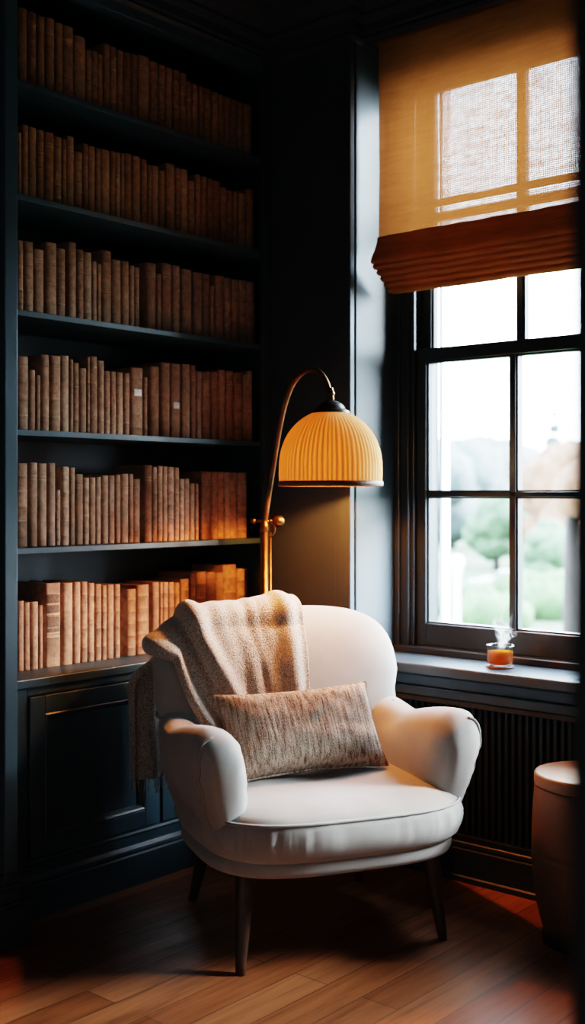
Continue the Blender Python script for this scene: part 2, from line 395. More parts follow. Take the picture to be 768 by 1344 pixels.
moulding('baseboard_right', [(3.065, 2.335), (3.065, 1.25), (3.065, -2.19)], [(-1, 0)]*3,
         [(-.06, .122), (-.002, .122), (.002, .118), (.004, .108), (.0, .103), (.008, .099), (.008, .02), (.014, .016), (.014, 0)], M['navy_dark'])

# sills
for i, (y0, y1) in enumerate(((1.431, 2.338), (.301, 1.249), (-.829, .119))):
    s = MB().box(3.038, 3.262, y0, y1, .625, .66)
    struct('trim_%d' % (3+2*i), s, M['navy'], bevel=.006)
    a = MB().box(3.056, 3.13, y0, y1, .590, .6245).box(3.062, 3.13, y0, y1, .556, .587)
    struct('trim_%d' % (4+2*i), a, M['navy'], bevel=.004)

# ------------------------------------------------------------------ sash windows
def make_window(n, y0, y1):
    """double hung sash window filling y0..y1 of its nook (casing included)"""
    w = empty('window_%d' % n, (3.26, (y0+y1)/2, .66)); w['kind'] = 'structure'
    ox, oy, oz = w.location
    def b(mb, x0, x1, ya, yb, za, zb): mb.box(x0-ox, x1-ox, ya-oy, yb-oy, za-oz, zb-oz)
    e0, e1 = y0+.089, y1-.051
    c = MB()
    b(c, 3.255, 3.44, e1, y1, .66, 2.704); b(c, 3.255, 3.44, y0, e0, .66, 2.704)
    b(c, 3.255, 3.44, e0, e1, 2.656, 2.704)
    b(c, 3.243, 3.257, y1-.020, y1, .66, 2.704); b(c, 3.243, 3.257, y0, y0+.020, .66, 2.704)
    b(c, 3.268, 3.282, e1-.014, e1+.001, .682, 2.656); b(c, 3.268, 3.282, e0-.001, e0+.014, .682, 2.656)
    b(c, 3.24, 3.44, y0, y1, .66, .682)
    c.build('frame', M['sash'], w, bevel=.003)
    mid = (e0+e1)/2
    def sash(name, x0, x1, za, zb, bot, top, zm, st):
        f = MB()
        b(f, x0, x1, e1-st, e1, za, zb); b(f, x0, x1, e0, e0+st, za, zb)
        b(f, x0, x1, e0+st, e1-st, za, za+bot); b(f, x0, x1, e0+st, e1-st, zb-top, zb)
        # muntins with a stepped section
        for (h, d) in ((.0105, .0), (.015, .012)):
            b(f, x0+.004+d, x1-.002, mid-h, mid+h, za+bot, zb-top)
            b(f, x0+.004+d, x1-.002, e0+st, e1-st, zm-h*.8, zm+h*.8)
        o = f.build(name, M['sash'], w, bevel=.0025)
        g = MB(); xg = (x0+x1)/2+.008
        l = .006
        for (ya, yb) in ((e0+st, mid-.0105), (mid+.0105, e1-st)):
            for (zc, zd) in ((za+bot, zm-.008), (zm+.008, zb-top)):
                # glazing beads, then one pane each
                b(g, x0+.012, x1-.004, ya, ya+l, zc, zd); b(g, x0+.012, x1-.004, yb-l, yb, zc, zd)
                b(g, x0+.012, x1-.004, ya, yb, zc, zc+l); b(g, x0+.012, x1-.004, ya, yb, zd-l, zd)
                p = MB(); p.quad((xg-ox, ya-oy, zc-oz), (xg-ox, yb-oy, zc-oz), (xg-ox, yb-oy, zd-oz), (xg-ox, ya-oy, zd-oz))
                p.build('pane', M['pane'], o)
        g.build('glazing_bead', M['sash'], o)
        return o
    sash('upper_sash', 3.332, 3.372, 1.655, 2.656, .04, .065, 2.152, .040)
    sash('lower_sash', 3.286, 3.330, .683, 1.695, .076, .045, 1.198, .050)
    m = MB()
    for (ya, yb) in ((e1-.012, e1+.0), (e0, e0+.012)):
        b(m, 3.445, 3.50, ya, yb, .60, 2.72)
    b(m, 3.445, 3.54, e0+.012, e1-.012, .60, .655); b(m, 3.445, 3.50, e0+.012, e1-.012, 2.66, 2.72)
    m.build('exterior_casing', M['white_paint'], w, bevel=.004)
make_window(1, 1.431, 2.338)
make_window(2, .301, 1.249)
make_window(3, -.829, .119)  # unseen window, added to bring more daylight onto the front floor

# ------------------------------------------------------------------ roman blind
rb = empty('roman_blind', (3.10, 1.875, 2.695))
tag(rb, 'orange-brown burlap roman blind half drawn over the window, folds stacked at its hem', 'blind')
def blind_sheet(prof, y0, y1, ny, wob):
    rings = []
    for k, (x, z) in enumerate(prof):
        rings.append([(x-3.10+wob*noise.noise(Vector((y0+(y1-y0)*j/ny*4, z*6, 3.3))), y0+(y1-y0)*j/ny-1.875, z-2.695+.5*wob*noise.noise(Vector((j*.3, x*40, z*9)))) for j in range(ny+1)])
    return MB().loft(rings, closed=False)
main = [(3.100, 2.690-.008*i) for i in range(80)] + [(3.099, 2.05)]
blind_sheet(main, 1.452, 2.297, 40, .006).build('sheer_panel', M['blind'], rb, smooth=True)
fold = [(3.0985, 2.052), (3.096, 2.040), (3.091, 2.025), (3.083, 2.008), (3.072, 1.990), (3.064, 1.976), (3.060, 1.966), (3.064, 1.958), (3.074, 1.957)]
for k in range(5):
    x = 3.078+.021*k; z = 1.958-.0165*k
    fold += [(x, z), (x-.006, z-.005), (x-.007, z-.011), (x+.001, z-.016), (x+.014, z-.017)]
fold += [(3.19, 1.874), (3.196, 1.880)]
fo = blind_sheet(fold, 1.447, 2.302, 40, .004).build('folded_hem', M['blind_fold'], rb, smooth=True)
sd = fo.modifiers.new('thick', 'SOLIDIFY'); sd.thickness = .003
MB().box(-.004, .03, -.43, .426, -.006, .009).build('head_rail', M['blind_fold'], rb, bevel=.003)
# sewn bands: denser single strips of the same cloth
sheet = bpy.data.objects['sheer_panel']
sheet.data.materials.append(M['blind_band'])
for p in sheet.data.polygons:
    z = p.center.z+2.695
    if any(abs(z-zc) < hw for zc, hw in ((2.545, .004), (2.126, .011))) or z > 2.655: p.material_index = 1

# ------------------------------------------------------------------ radiator cover below the sill
rad = empty('radiator_cover', (3.10, 1.885, .122))
tag(rad, 'black ribbed metal radiator grille set below the window sill', 'radiator')
def rbx(mb, x0, x1, y0, y1, z0, z1): return mb.box(x0-3.10, x1-3.10, y0-1.885, y1-1.885, z0-.122, z1-.122)
rbx(MB(), 3.112, 3.129, 1.435, 2.335, .122, .555).build('back_panel', M['grille_back'], rad)
fr = MB(); rbx(fr, 3.066, 3.112, 2.312, 2.336, .122, .555); rbx(fr, 3.066, 3.112, 1.434, 1.458, .122, .555)
rbx(fr, 3.066, 3.112, 1.458, 2.312, .122, .140)
fr.build('frame', M['grille'], rad, bevel=.002)
mesh = MB(); rbx(mesh, 3.066, 3.108, 1.458, 2.312, .538, .555); mesh.build('top_strip', M['bronze_mesh'], rad, bevel=.002)
gr = MB(); y = 1.468
while y < 2.305:
    rbx(gr, 3.078, 3.094, y, y+.0125, .140, .538); y += .0235
gr.build('ribs', M['grille'], rad, bevel=.0025)

# ------------------------------------------------------------------ built-in bookcase
bc = empty('built_in_bookcase', (2.45, 2.70, 0))
tag(bc, 'tall dark navy built-in bookcase with panelled cupboard below', 'bookcase')
def bb(mb, x0, x1, y0, y1, z0, z1): return mb.box(x0-2.45, x1-2.45, y0-2.70, y1-2.70, z0, z1)
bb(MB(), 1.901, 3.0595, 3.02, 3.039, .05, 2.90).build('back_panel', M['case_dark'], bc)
sp = MB(); bb(sp, 1.82, 1.90, 2.66, 3.038, .0, 2.90); bb(sp, 3.045, 3.0595, 2.701, 3.019, 0, 2.90)
sp.build('side_panel', M['case'], bc, bevel=.002)
po = MB(); bb(po, 1.82, 1.862, 2.575, 2.66, .19, 2.90)
po.build('post', M['case'], bc, bevel=.003)
pl = MB()
bb(pl, 1.66, 1.892, 2.551, 2.72, 0, .108)
bb(pl, 1.70, 1.880, 2.558, 2.70, .108, .118)
bb(pl, 1.79, 1.872, 2.563, 2.69, .118, .155)
bb(pl, 1.80, 1.876, 2.561, 2.68, .155, .165)
bb(pl, 1.81, 1.868, 2.568, 2.67, .165, .19)
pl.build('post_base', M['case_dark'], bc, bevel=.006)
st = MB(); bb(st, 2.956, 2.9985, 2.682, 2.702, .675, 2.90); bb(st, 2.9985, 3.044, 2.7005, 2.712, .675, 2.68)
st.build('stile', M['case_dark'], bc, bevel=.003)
hd = MB(); bb(hd, 1.863, 2.9985, 2.69, 2.735, 2.655, 2.90); bb(hd, 1.90, 3.045, 2.735, 3.02, 2.70, 2.72)
hd.build('header', M['case'], bc, bevel=.003)
SHELF_Z = [2.362, 2.042, 1.717, 1.381, 1.0465]
for z in SHELF_Z:
    s = MB(); bb(s, 1.901, 3.0445, 2.701, 3.019, z-.0175, z); s.build('shelf', M['case'], bc, bevel=.002)
s = MB(); bb(s, 1.863, 2.9985, 2.690, 2.7, .652, .678); bb(s, 1.901, 3.0445, 2.70, 3.019, .652, .678)
s.build('counter', M['case'], bc, bevel=.003)
cf = MB()
bb(cf, 1.863, 1.985, 2.70, 2.72, .0, .651); bb(cf, 2.478, 2.492, 2.70, 2.72, .0, .651); bb(cf, 2.962, 2.9985, 2.70, 2.72, 0, .651)
bb(cf, 1.985, 2.962, 2.70, 2.72, .628, .651); bb(cf, 1.985, 2.962, 2.70, 2.72, 0, .165)
cf.build('cabinet_frame', M['case'], bc, bevel=.002)
pli = MB().loft([[(1.863-2.45, 2.70-p-2.70, z), (2.984-2.45, 2.70-p-2.70, z)] for (p, z) in
    [(0, .166), (.007, .163), (.010, .156), (.005, .149), (.005, .122), (.009, .118), (.015, .112), (.017, .104), (.012, .097), (.018, .092), (.018, 0)]], closed=False)
pli.build('plinth', M['case'], bc)
for (x0, x1) in ((1.988, 2.475), (2.495, 2.959)):
    d = MB(); z0, z1 = .168, .625; w = .052
    bb(d, x0, x0+w, 2.693, 2.715, z0, z1); bb(d, x1-w, x1, 2.693, 2.715, z0, z1)
    bb(d, x0+w, x1-w, 2.693, 2.715, z0, z0+w); bb(d, x0+w, x1-w, 2.693, 2.715, z1-w, z1)
    do = d.build('door', M['case'], bc, bevel=.0025)
    p = MB(); bb(p, x0+w-.004, x1-w+.004, 2.707, 2.714, z0+w-.004, z1-w+.004); p.build('panel', M['case'], do)
    q = MB()
    rings = []
    for (o_, yy) in ((0, 2.694), (.004, 2.6915), (.010, 2.695), (.015, 2.702), (.018, 2.707)):
        a0, a1, c0, c1 = x0+w+o_-2.45, x1-w-o_-2.45, z0+w+o_, z1-w-o_
        rings.append([(a0, yy-2.7, c0), (a1, yy-2.7, c0), (a1, yy-2.7, c1), (a0, yy-2.7, c1)])
    q.loft(rings, True); q.build('panel_moulding', M['case'], do)

# ------------------------------------------------------------------ books, each measured (x from, x to, height) in mm
ROWS = [
    (2.3620, 2.745, [(1989, 2020, 226), (2022, 2052, 225), (2056, 2082, 223), (2086, 2118, 227), (2122, 2147, 223), (2150, 2188, 224), (2191, 2233, 207), (2235, 2255, 175), (2256, 2277, 178), (2278, 2298, 175), (2302, 2326, 215), (2328, 2353, 213), (2356, 2379, 210), (2381, 2413, 212), (2414, 2439, 215), (2443, 2490, 221), (2494, 2528, 215), (2531, 2558, 214), (2561, 2590, 213), (2593, 2621, 215), (2624, 2653, 214), (2655, 2676, 193), (2678, 2708, 192), (2711, 2735, 193), (2737, 2769, 193), (2773, 2803, 190), (2805, 2833, 190), (2834, 2864, 190), (2865, 2897, 189), (2898, 2929, 188), (2930, 2967, 190)]),
    (2.0420, 2.745, [(1985, 1999, 187), (2002, 2022, 214), (2024, 2052, 213), (2053, 2078, 212), (2081, 2115, 213), (2117, 2142, 207), (2144, 2159, 207), (2161, 2188, 219), (2190, 2220, 180), (2222, 2241, 210), (2243, 2268, 208), (2271, 2290, 208), (2292, 2327, 210), (2329, 2348, 212), (2350, 2366, 212), (2369, 2384, 214), (2386, 2415, 219), (2418, 2452, 217), (2456, 2479, 214), (2481, 2496, 201), (2499, 2528, 204), (2531, 2558, 195), (2563, 2601, 225), (2603, 2625, 219), (2627, 2658, 220), (2660, 2690, 189), (2692, 2716, 215), (2719, 2747, 215), (2750, 2776, 215), (2778, 2810, 213), (2812, 2843, 197), (2845, 2870, 192), (2873, 2897, 195), (2901, 2938, 195), (2941, 2979, 218)]),
    (1.7170, 2.745, [(1985, 2006, 206), (2009, 2042, 207), (2043, 2079, 191), (2087, 2125, 217), (2127, 2157, 205), (2167, 2197, 231), (2199, 2225, 214), (2227, 2256, 210), (2257, 2274, 187), (2278, 2290, 181), (2296, 2333, 227), (2336, 2372, 205), (2375, 2405, 206), (2407, 2425, 196), (2427, 2446, 193), (2478, 2518, 217), (2520, 2540, 188), (2543, 2586, 226), (2591, 2624, 225), (2633, 2678, 220), (2684, 2726, 217), (2729, 2760, 217), (2762, 2782, 181), (2787, 2830, 221), (2833, 2866, 218), (2868, 2903, 218), (2906, 2943, 221), (2945, 2985, 221)]),
    (1.3810, 2.745, [(1986, 2024, 212), (2025, 2048, 176), (2050, 2064, 162), (2068, 2098, 224), (2101, 2139, 224), (2141, 2170, 228), (2171, 2184, 218), (2186, 2206, 209), (2209, 2235, 196), (2237, 2246, 231), (2249, 2278, 235), (2280, 2304, 224), (2305, 2327, 195), (2329, 2351, 195), (2353, 2380, 195), (2383, 2406, 195), (2412, 2462, 215), (2464, 2479, 188), (2495, 2532, 225), (2539, 2579, 242), (2582, 2625, 242), (2632, 2669, 244), (2671, 2695, 243), (2698, 2723, 226), (2726, 2765, 227), (2768, 2799, 227), (2803, 2836, 239), (2839, 2875, 238), (2879, 2922, 235), (2925, 2941, 233), (2943, 2971, 246)]),
    (1.0465, 2.755, [(1991, 2029, 241), (2034, 2063, 244), (2065, 2097, 242), (2100, 2128, 244), (2129, 2145, 165), (2150, 2179, 234), (2181, 2199, 232), (2203, 2231, 213), (2232, 2253, 202), (2256, 2278, 203), (2280, 2298, 204), (2304, 2329, 210), (2330, 2354, 210), (2357, 2377, 213), (2380, 2411, 216), (2412, 2430, 216), (2432, 2458, 200), (2479, 2510, 245), (2512, 2531, 239), (2533, 2555, 243), (2556, 2575, 242), (2578, 2606, 241), (2608, 2628, 239), (2631, 2650, 202), (2651, 2675, 204), (2677, 2699, 188), (2702, 2716, 187), (2733, 2779, 229), (2781, 2809, 228), (2810, 2841, 228), (2843, 2868, 227), (2869, 2904, 227), (2906, 2954, 227)]),
    (0.6780, 2.825, [(2044, 2066, 207), (2068, 2087, 201), (2092, 2118, 201), (2120, 2133, 189), (2145, 2199, 253), (2209, 2248, 250), (2250, 2277, 251), (2280, 2304, 250), (2307, 2331, 245), (2335, 2360, 239), (2362, 2380, 234), (2384, 2411, 235), (2414, 2436, 234), (2467, 2504, 215), (2509, 2561, 226), (2576, 2605, 231), (2607, 2619, 229), (2622, 2644, 228), (2647, 2672, 227), (2674, 2697, 224), (2704, 2743, 234), (2748, 2772, 252), (2774, 2825, 254), (2827, 2868, 250), (2869, 2906, 247), (2909, 2975, 272), (2978, 3035, 255)]),
]
PLACE = ['top shelf', 'second highest shelf', 'third highest shelf', 'fourth highest shelf', 'fifth highest shelf', 'cupboard top']
GROUPS = ['books on the top shelf', 'books on the second shelf', 'books on the third shelf', 'books on the fourth shelf', 'books on the fifth shelf', 'books on the cupboard top']
def ordinal(n):
    return '%d%s' % (n, 'th' if 10 <= n % 100 <= 20 else {1: 'st', 2: 'nd', 3: 'rd'}.get(n % 10, 'th'))
PATCH = {(3, 16): .135, (3, 20): .105}
BIG = {(5, 4)}
rnd = random.Random(11)
def make_book(row, i, n, x0, x1, h, ys, zs):
    w = (x1-x0)/1000-.0008; h = h/1000-.0005; dep = rnd.uniform(.135, .165)
    big = (row, i) in BIG
    bulge = min(w*.30, .009)*(.6 if big else 1)
    nb = 10
    bands = []
    has_bands = big or rnd.random() < .38
    if has_bands:
        bands = [h*f for f in ((.12, .30, .48, .66, .84) if rnd.random() < .5 else (.18, .42, .64, .84))]
        if big: bands = [h*f for f in (.36, .62, .74, .87)]
    zl = [0, .004, .010]
    for bz in bands: zl += [bz-.0026, bz-.0013, bz+.0013, bz+.0026]
    if not bands: zl += [h*.35, h*.7]
    zl += [h-.010, h-.004, h]
    seed = rnd.random()*100
    rings = []
    lean = rnd.uniform(-.0006, .0006)
    for z in zl:
        e = 0
        if any(abs(z-bz) < .0014 for bz in bands): e = .0016
        if z < .005 or z > h-.005: e -= .0006
        r = []
        hw = w/2
        ax = lambda sx: sx*hw
        outer = [(-hw, dep)]
        for k in range(nb+1):
            t = PI*k/nb
            # rounded spine, front at y=0
            wob = .0011*noise.noise(Vector((seed+k*.9, z*30, row)))
            outer.append((-hw*math.cos(t), bulge-(bulge+e+wob)*math.sin(t)**.8))
        outer.append((hw, dep))
        th = min(.0028, w*.16)
        inner = [(hw-th, dep)] + [(hw-th, bulge+.003), (-hw+th, bulge+.003)] + [(-hw+th, dep)]
        zz = z+ (.0012*noise.noise(Vector((seed, z*20, 1))) if 0 < z < h else 0)
        rings.append([(x+lean*z/h, y, zz) for (x, y) in outer+inner])
    m = MB().loft(rings, True, True, True)
    o = m.build('book', M['book_dark' if row < 2 else 'book_mid' if row < 4 else 'book_tan'], None, loc=((x0+x1)/2000, ys, zs+.0003))
    # smooth only the spine
    for p in o.data.polygons:
        c = p.center
        if c.y < bulge+.002 and abs(p.normal.z) < .8: p.use_smooth = True
    th = min(.0028, w*.16)
    MB().box(-w/2+th, w/2-th, bulge+.0032, dep-.004, .003, h-.004).build('page_block', M['pages'], o)
    def strip(z0, z1, m_, nm, frac=.93, out=.0006):
        mb = MB(); rs = []
        for z in (z0, z1):
            e = .0016 if any(abs(z-bz) < .0030 for bz in bands) else 0
            rs.append([(-w/2*frac*math.cos(PI*k/12), bulge-(bulge+e+.0012+out)*max(0, math.sin(math.acos(max(-1, min(1, frac*math.cos(PI*k/12))))))**.8, z) for k in range(13)])
        mb.loft(rs, False); return mb, nm, m_
    def put(lst):
        allm = MB()
        for mb, nm, m_ in lst:
            n0 = len(allm.v); allm.v += mb.v; allm.f += [tuple(q+n0 for q in f) for f in mb.f]
        return allm.build(lst[0][1], lst[0][2], o, smooth=True)
    extra = ''
    if big:
        [put([strip(z, z+.0022, M['gilt'], 'gilt_line')]) for z in (h*.355, h*.40, h*.625, h*.745, h*.868)]
        [put([strip(z0, z1, M['tooling'], 'spine_panel', .82, .0004)]) for (z0, z1) in ((h*.645, h*.73), (h*.765, h*.855), (h*.42, h*.46), (h*.48, h*.60))]
        extra = ' with ruled gilt lines'
    elif (row, i) in PATCH:
        zc = PATCH[(row, i)]
        a = strip(zc-.010, zc+.011, M['paper'], 'paper_label', .60, .0009)
        put([a]); extra = ' with white paper label'
    elif has_bands or rnd.random() < .3:
        zz = [bz+.004 for bz in bands] if bands else [h*.80, h*.84]
        rnd.shuffle(zz)
        [put([strip(z, z+.0011, M['gilt'], 'gilt_line', .93, .0003)]) for z in zz[:rnd.choice((2, 2, 3))]]
    size = ('thick' if w > .040 else 'slim' if w < .0215 else 'medium')
    tall = ('tall' if h > .226 else 'short' if h < .196 else 'mid-height')
    shade = 'tan' if row >= 4 else 'brown'  # lower rows' lighter tone is light put into the cloth colour
    tag(o, '%s %s %s book%s, %s from left on the %s' % (size, tall, shade, extra, ordinal(i+1), PLACE[row]), 'book', GROUPS[row])
    return o
for row, (zs, ys, lst) in enumerate(ROWS):
    for i, (x0, x1, h) in enumerate(lst):
        make_book(row, i, len(lst), x0, x1, h, ys, zs)

# ------------------------------------------------------------------ armchair
CH = (2.496, 2.095, 0); CR = math.radians(-28)
chair = empty('armchair', CH, CR)
tag(chair, 'cream upholstered armchair with flared padded arms and tapered dark wood legs', 'armchair')

def sq_outline(t, a, bf, bb_, n, yc):
    c, s = math.cos(t), math.sin(t)
    x = a*spow(c, 2/n); y = (bb_ if s > 0 else bf)*spow(s, 2/n)
    return x, y+yc

# seat frame (upholstered rail)
rings = []
NS = 96
for (k, z) in ((.60, .238), (.93, .236), (.985, .242), (1.0, .254), (1.0, .270), (.985, .281), (.90, .284)):
    rings.append([(*sq_outline(2*PI*j/NS, .352*k, .312*k, .275*k, 3.3, -.035), z) for j in range(NS)])
MB().loft(rings, True, True, True).build('seat_frame', M['cream'], chair, smooth=True)

# seat cushion
NS = 260
prof = [(.50, .276), (.88, .276), (.945, .281), (.992, .297), (1.018, .320), (1.022, .340), (1.012, .362), (.998, .378), (.990, .3795), (.975, .387), (.93, .397), (.80, .4115), (.62, .419), (.42, .421), (.2, .419), (.02, .4165)]
rings = []
for (k, z) in prof:
    r = []
    for j in range(NS):
        t = 2*PI*j/NS
        x, y = sq_outline(t, .365*k, .325*k, .26*k, 3.4, -.045)
        front = smooth01(.05, -.2, y)
        pk = math.exp(-((z-.345)/.026)**2)*front
        amp = .5+.5*noise.noise(Vector((x*7, y*7, 2.2)))
        wv = noise.noise(Vector((x*52, y*52, z*6)))*.6+noise.noise(Vector((x*95, y*95, z*4)))*.4
        d = 1+.06*pk*wv*amp/max(.3, 1)
        dz = .006*noise.noise(Vector((x*5, y*5, 4.4))) * (1 if z > .385 else 0)
        # small tuft dimple
        dz -= .010*math.exp(-(((x+.02)/.05)**2+((y+.02)/.045)**2)) if z > .40 else 0
        # front corners crown a little
        r.append((x*d, (y+.045)*d-.045, z+dz))
    rings.append(r)
cush = MB().loft(rings, True, True, True).build('seat_cushion', M['cream'], chair, smooth=True)
pts = [(*sq_outline(2*PI*j/160, .3645, .3245, .2595, 3.4, -.045), .3805+.0012*noise.noise(Vector((j*.9, 0, 0)))) for j in range(160)]
MB().tube(pts, .0042, 6, closed=True).build('welt', M['cream'], cush, smooth=True)

# legs
for (tx, ty, fx, fy) in ((-.262, -.222, -.296, -.278), (.262, -.222, .286, -.258), (-.225, .200, -.256, .284), (.235, .190, .272, .254)):
    n = 22; rings = []
    for k in range(9):
        f = k/8; r = lerp(.0275, .0125, f)
        rings.append([(lerp(tx, fx, f)+r*math.cos(2*PI*j/n), lerp(ty, fy, f)+r*math.sin(2*PI*j/n), lerp(.245, 0, f)) for j in range(n)])
    MB().loft(rings, True, True, True).build('leg', M['leg_wood'], chair, smooth=True)

# backrest: a curved, reclined cushion with rounded shoulders
BA, BN, BZC, BUP, BDN = .388, 4.0, .60, .252, .26
def back_outline(t):
    c, s = math.cos(t), math.sin(t)
    return BA*spow(c, 2/BN)*(1 if s > 0 else .96), BZC+(BUP if s > 0 else BDN)*spow(s, 2/BN)
def back_mid(x, z):
    return .262+.30*(z-.577)-.36*x*x-.3*max(0, z-.74)**2
def back_pt(t, k, side):
    xo, zo = back_outline(t)
    x = xo*k; z = BZC+(zo-BZC)*k
    th = .088*(max(0, 1-k**3.2))**.5
    if side < 0: th *= 1.12
    else: th *= .85
    return Vector((x, back_mid(x, z)+side*th, z))
ks = [0.02, .2, .4, .55, .68, .78, .86, .92, .955, .978, .992, .998]
rings = [[back_pt(2*PI*j/120, k, -1) for j in range(120)] for k in ks] + [[back_pt(2*PI*j/120, 1.0, 1) for j in range(120)]] + [[back_pt(2*PI*j/120, k, 1) for j in range(120)] for k in reversed(ks)]
bk = MB().loft(rings, True, True, True)
BACK_V, BACK_F = list(bk.v), list(bk.f)
back = bk.build('backrest', M['cream'], chair, smooth=True)

# wrap-around shell with arms: one padded wall swept from arm to arm behind the back
def shell_section(w, h):
    arm = [(-.080, .285), (-.082, .36), (-.080, .43), (-.074, .49), (-.055, h-.040), (-.018, h-.006), (.025, h+.002), (.054, h-.012), (.068, h-.042), (.068, h-.085), (.058, h-.128), (.042, .405), (.028, .36), (.004, .305), (-.028, .262), (-.055, .248), (-.072, .258)]
    bck = [(-.070, .285), (-.075, .36), (-.078, .43), (-.080, .48), (-.078, .52), (-.060, .560), (-.020, .582), (.025, .582), (.052, .560), (.056, .52), (.052, .475), (.040, .405), (.026, .36), (.002, .305), (-.030, .262), (-.055, .248), (-.068, .258)]
    return [(lerp(b[0], a[0], w), lerp(b[1], a[1], w)) for a, b in zip(arm, bck)]
def shell_path():
    # right half, front to back centre
    p = []
    for k in range(15): p.append((.338, lerp(-.165, .10, k/14)))
    for k in range(1, 15):
        t = PI/2*k/14
        p.append((.098+.240*math.cos(t)**(2/2.4) if k < 14 else .098, .10+.215*math.sin(t)**(2/2.4)))
    for k in range(1, 7): p.append((.098*(1-k/6), .315+.012*math.sin(PI/2*k/6)))
    return p
half = [Vector((x, y, 0)) for x, y in shell_path()]
full = half + [Vector((-p.x, p.y, 0)) for p in reversed(half[:-1])]
rings = []
nF = len(full)
def dense(sec, sub=3):
    # closed Catmull-Rom through the section points
    out = []; m = len(sec)
    for i in range(m):
        p0, p1, p2, p3 = (Vector(sec[(i+q-1) % m]) for q in range(4))
        for s_ in range(sub):
            t = s_/sub
            out.append(.5*((2*p1)+(p2-p0)*t+(2*p0-5*p1+4*p2-p3)*t*t+(3*p1-p0-3*p2+p3)*t*t*t))
    return out
def ring_at(i, fwd=0, k=1.0):
    p = full[i]
    a = full[max(0, i-1)]; b = full[min(nF-1, i+1)]
    t = (b-a).normalized(); nrm = Vector((t.y, -t.x, 0))
    if i < nF//2 and nrm.x < 0 and abs(nrm.x) > .1: nrm = -nrm
    w = smooth01(.20, .02, p.y)
    h = lerp(.545, .608, smooth01(.16, -.20, p.y))
    sec = dense(shell_section(w, h))
    cx = sum(s[0] for s in sec)/len(sec); cz = sum(s[1] for s in sec)/len(sec)
    out = []
    for s in sec:
        n_ = cx+(s[0]-cx)*k; z = cz+(s[1]-cz)*lerp(k, 1, .15)
        # front edge of the arm slopes back towards its foot and rolls at the top
        slope = -.045*smooth01(.30, .56, z)*smooth01(.0, -.2, p.y)
        pl_ = .010*noise.noise(Vector((z*48, n_*30, 7.7 if p.x > 0 else 3.1)))*smooth01(-.10, -.2, p.y)*(1 if .6 < k < 1 else .35)
        q = p+nrm*(n_+pl_)+Vector((0, slope-fwd, 0))
        out.append((q.x, q.y, z))
    return out
fr_ = [(.098, .10), (.097, .30), (.092, .50), (.082, .67), (.067, .81), (.049, .905), (.030, .962), (.013, .992)]
rings = [ring_at(0, f, k) for (f, k) in fr_] + [ring_at(i) for i in range(nF)] + [ring_at(nF-1, f, k) for (f, k) in reversed(fr_)]
# normals on the far half point the other way round the U
sh = MB().loft(rings, True, True, True)
shell = sh.build('arm_shell', M['cream'], chair, smooth=True)
# welts along each arm front and where the arm meets the back
for end, i in ((0, 0), (1, nF-1)):
    r = ring_at(i, .052, .89)
    sub = r[18:41]
    MB().tube([(x*1.004, y-.003, z) for (x, y, z) in sub], .0040, 6).build('welt', M['cream_dark'], shell, smooth=True)
for sgn in (-1, 1):
    pts = []
    for k in range(22):
        f = k/21; t = lerp(-.02, .0, f)
        # over the backrest cushion's side at the height of the arm seam
        ang = lerp(-PI*.5, PI*.42, f)
        xo = BA*.975
        z = .574-.012*math.sin(f*PI)
        x = xo-.050*(1-math.cos(ang))
        y = back_mid(x, z)+.078*math.sin(ang)
        pts.append((sgn*(x+.004), y, z))
    MB().tube(pts, .0035, 6).build('seam', M['cream_dark'], back, smooth=True)

# ------------------------------------------------------------------ lumbar pillow
def to_world(p, z=None):
    c, s = math.cos(CR), math.sin(CR)
    return (CH[0]+p[0]*c-p[1]*s, CH[1]+p[0]*s+p[1]*c, p[2])
PW, PH, PT = .233, .128, .062
def pil_pt(u, v, side):
    # u, v in -1..1 ; corners stay pointed, edges pull in
    x = PW*u*(1-.055*(1-v*v)); z = PH*v*(1-.10*(1-u*u))
    e = max(0, (1-u**4)*(1-v**4))**.5
    t = PT*e*(1+.10*noise.noise(Vector((u*2, v*2, side))))
    t += .004*noise.noise(Vector((u*5, v*4, 5+side)))*e
    return (x, side*t, z)
nu, nv = 48, 28
mb = MB()
for side in (-1, 1):
    n0 = len(mb.v)
    for a in range(nu+1):
        for b_ in range(nv+1):
            mb.v.append(pil_pt(-1+2*a/nu, -1+2*b_/nv, side))
    for a in range(nu):
        for b_ in range(nv):
            i = n0+a*(nv+1)+b_; mb.f.append((i, i+1, i+nv+2, i+nv+1))
pillow = mb.build('lumbar_pillow', M['woven'], None, smooth=True, merge=.0006)
edge = [pil_pt(u, -1, 1) for u in [-1+2*k/40 for k in range(40)]] + [pil_pt(1, v, 1) for v in [-1+2*k/24 for k in range(24)]] + \
       [pil_pt(-u, 1, 1) for u in [-1+2*k/40 for k in range(40)]] + [pil_pt(-1, -v, 1) for v in [-1+2*k/24 for k in range(24)]]
MB().tube(edge, .0035, 6, closed=True).build('seam', M['woven'], pillow, smooth=True)
tag(pillow, 'rectangular tan woven lumbar pillow resting on the armchair seat', 'pillow')
pillow.location = to_world((-.017, .040, .527))
pillow.rotation_euler = (math.radians(-33), math.radians(-1.5), CR)
def world_bvh(o):
    mw = o.matrix_world
    return BVHTree.FromPolygons([mw @ v.co for v in o.data.vertices], [tuple(p.vertices) for p in o.data.polygons])

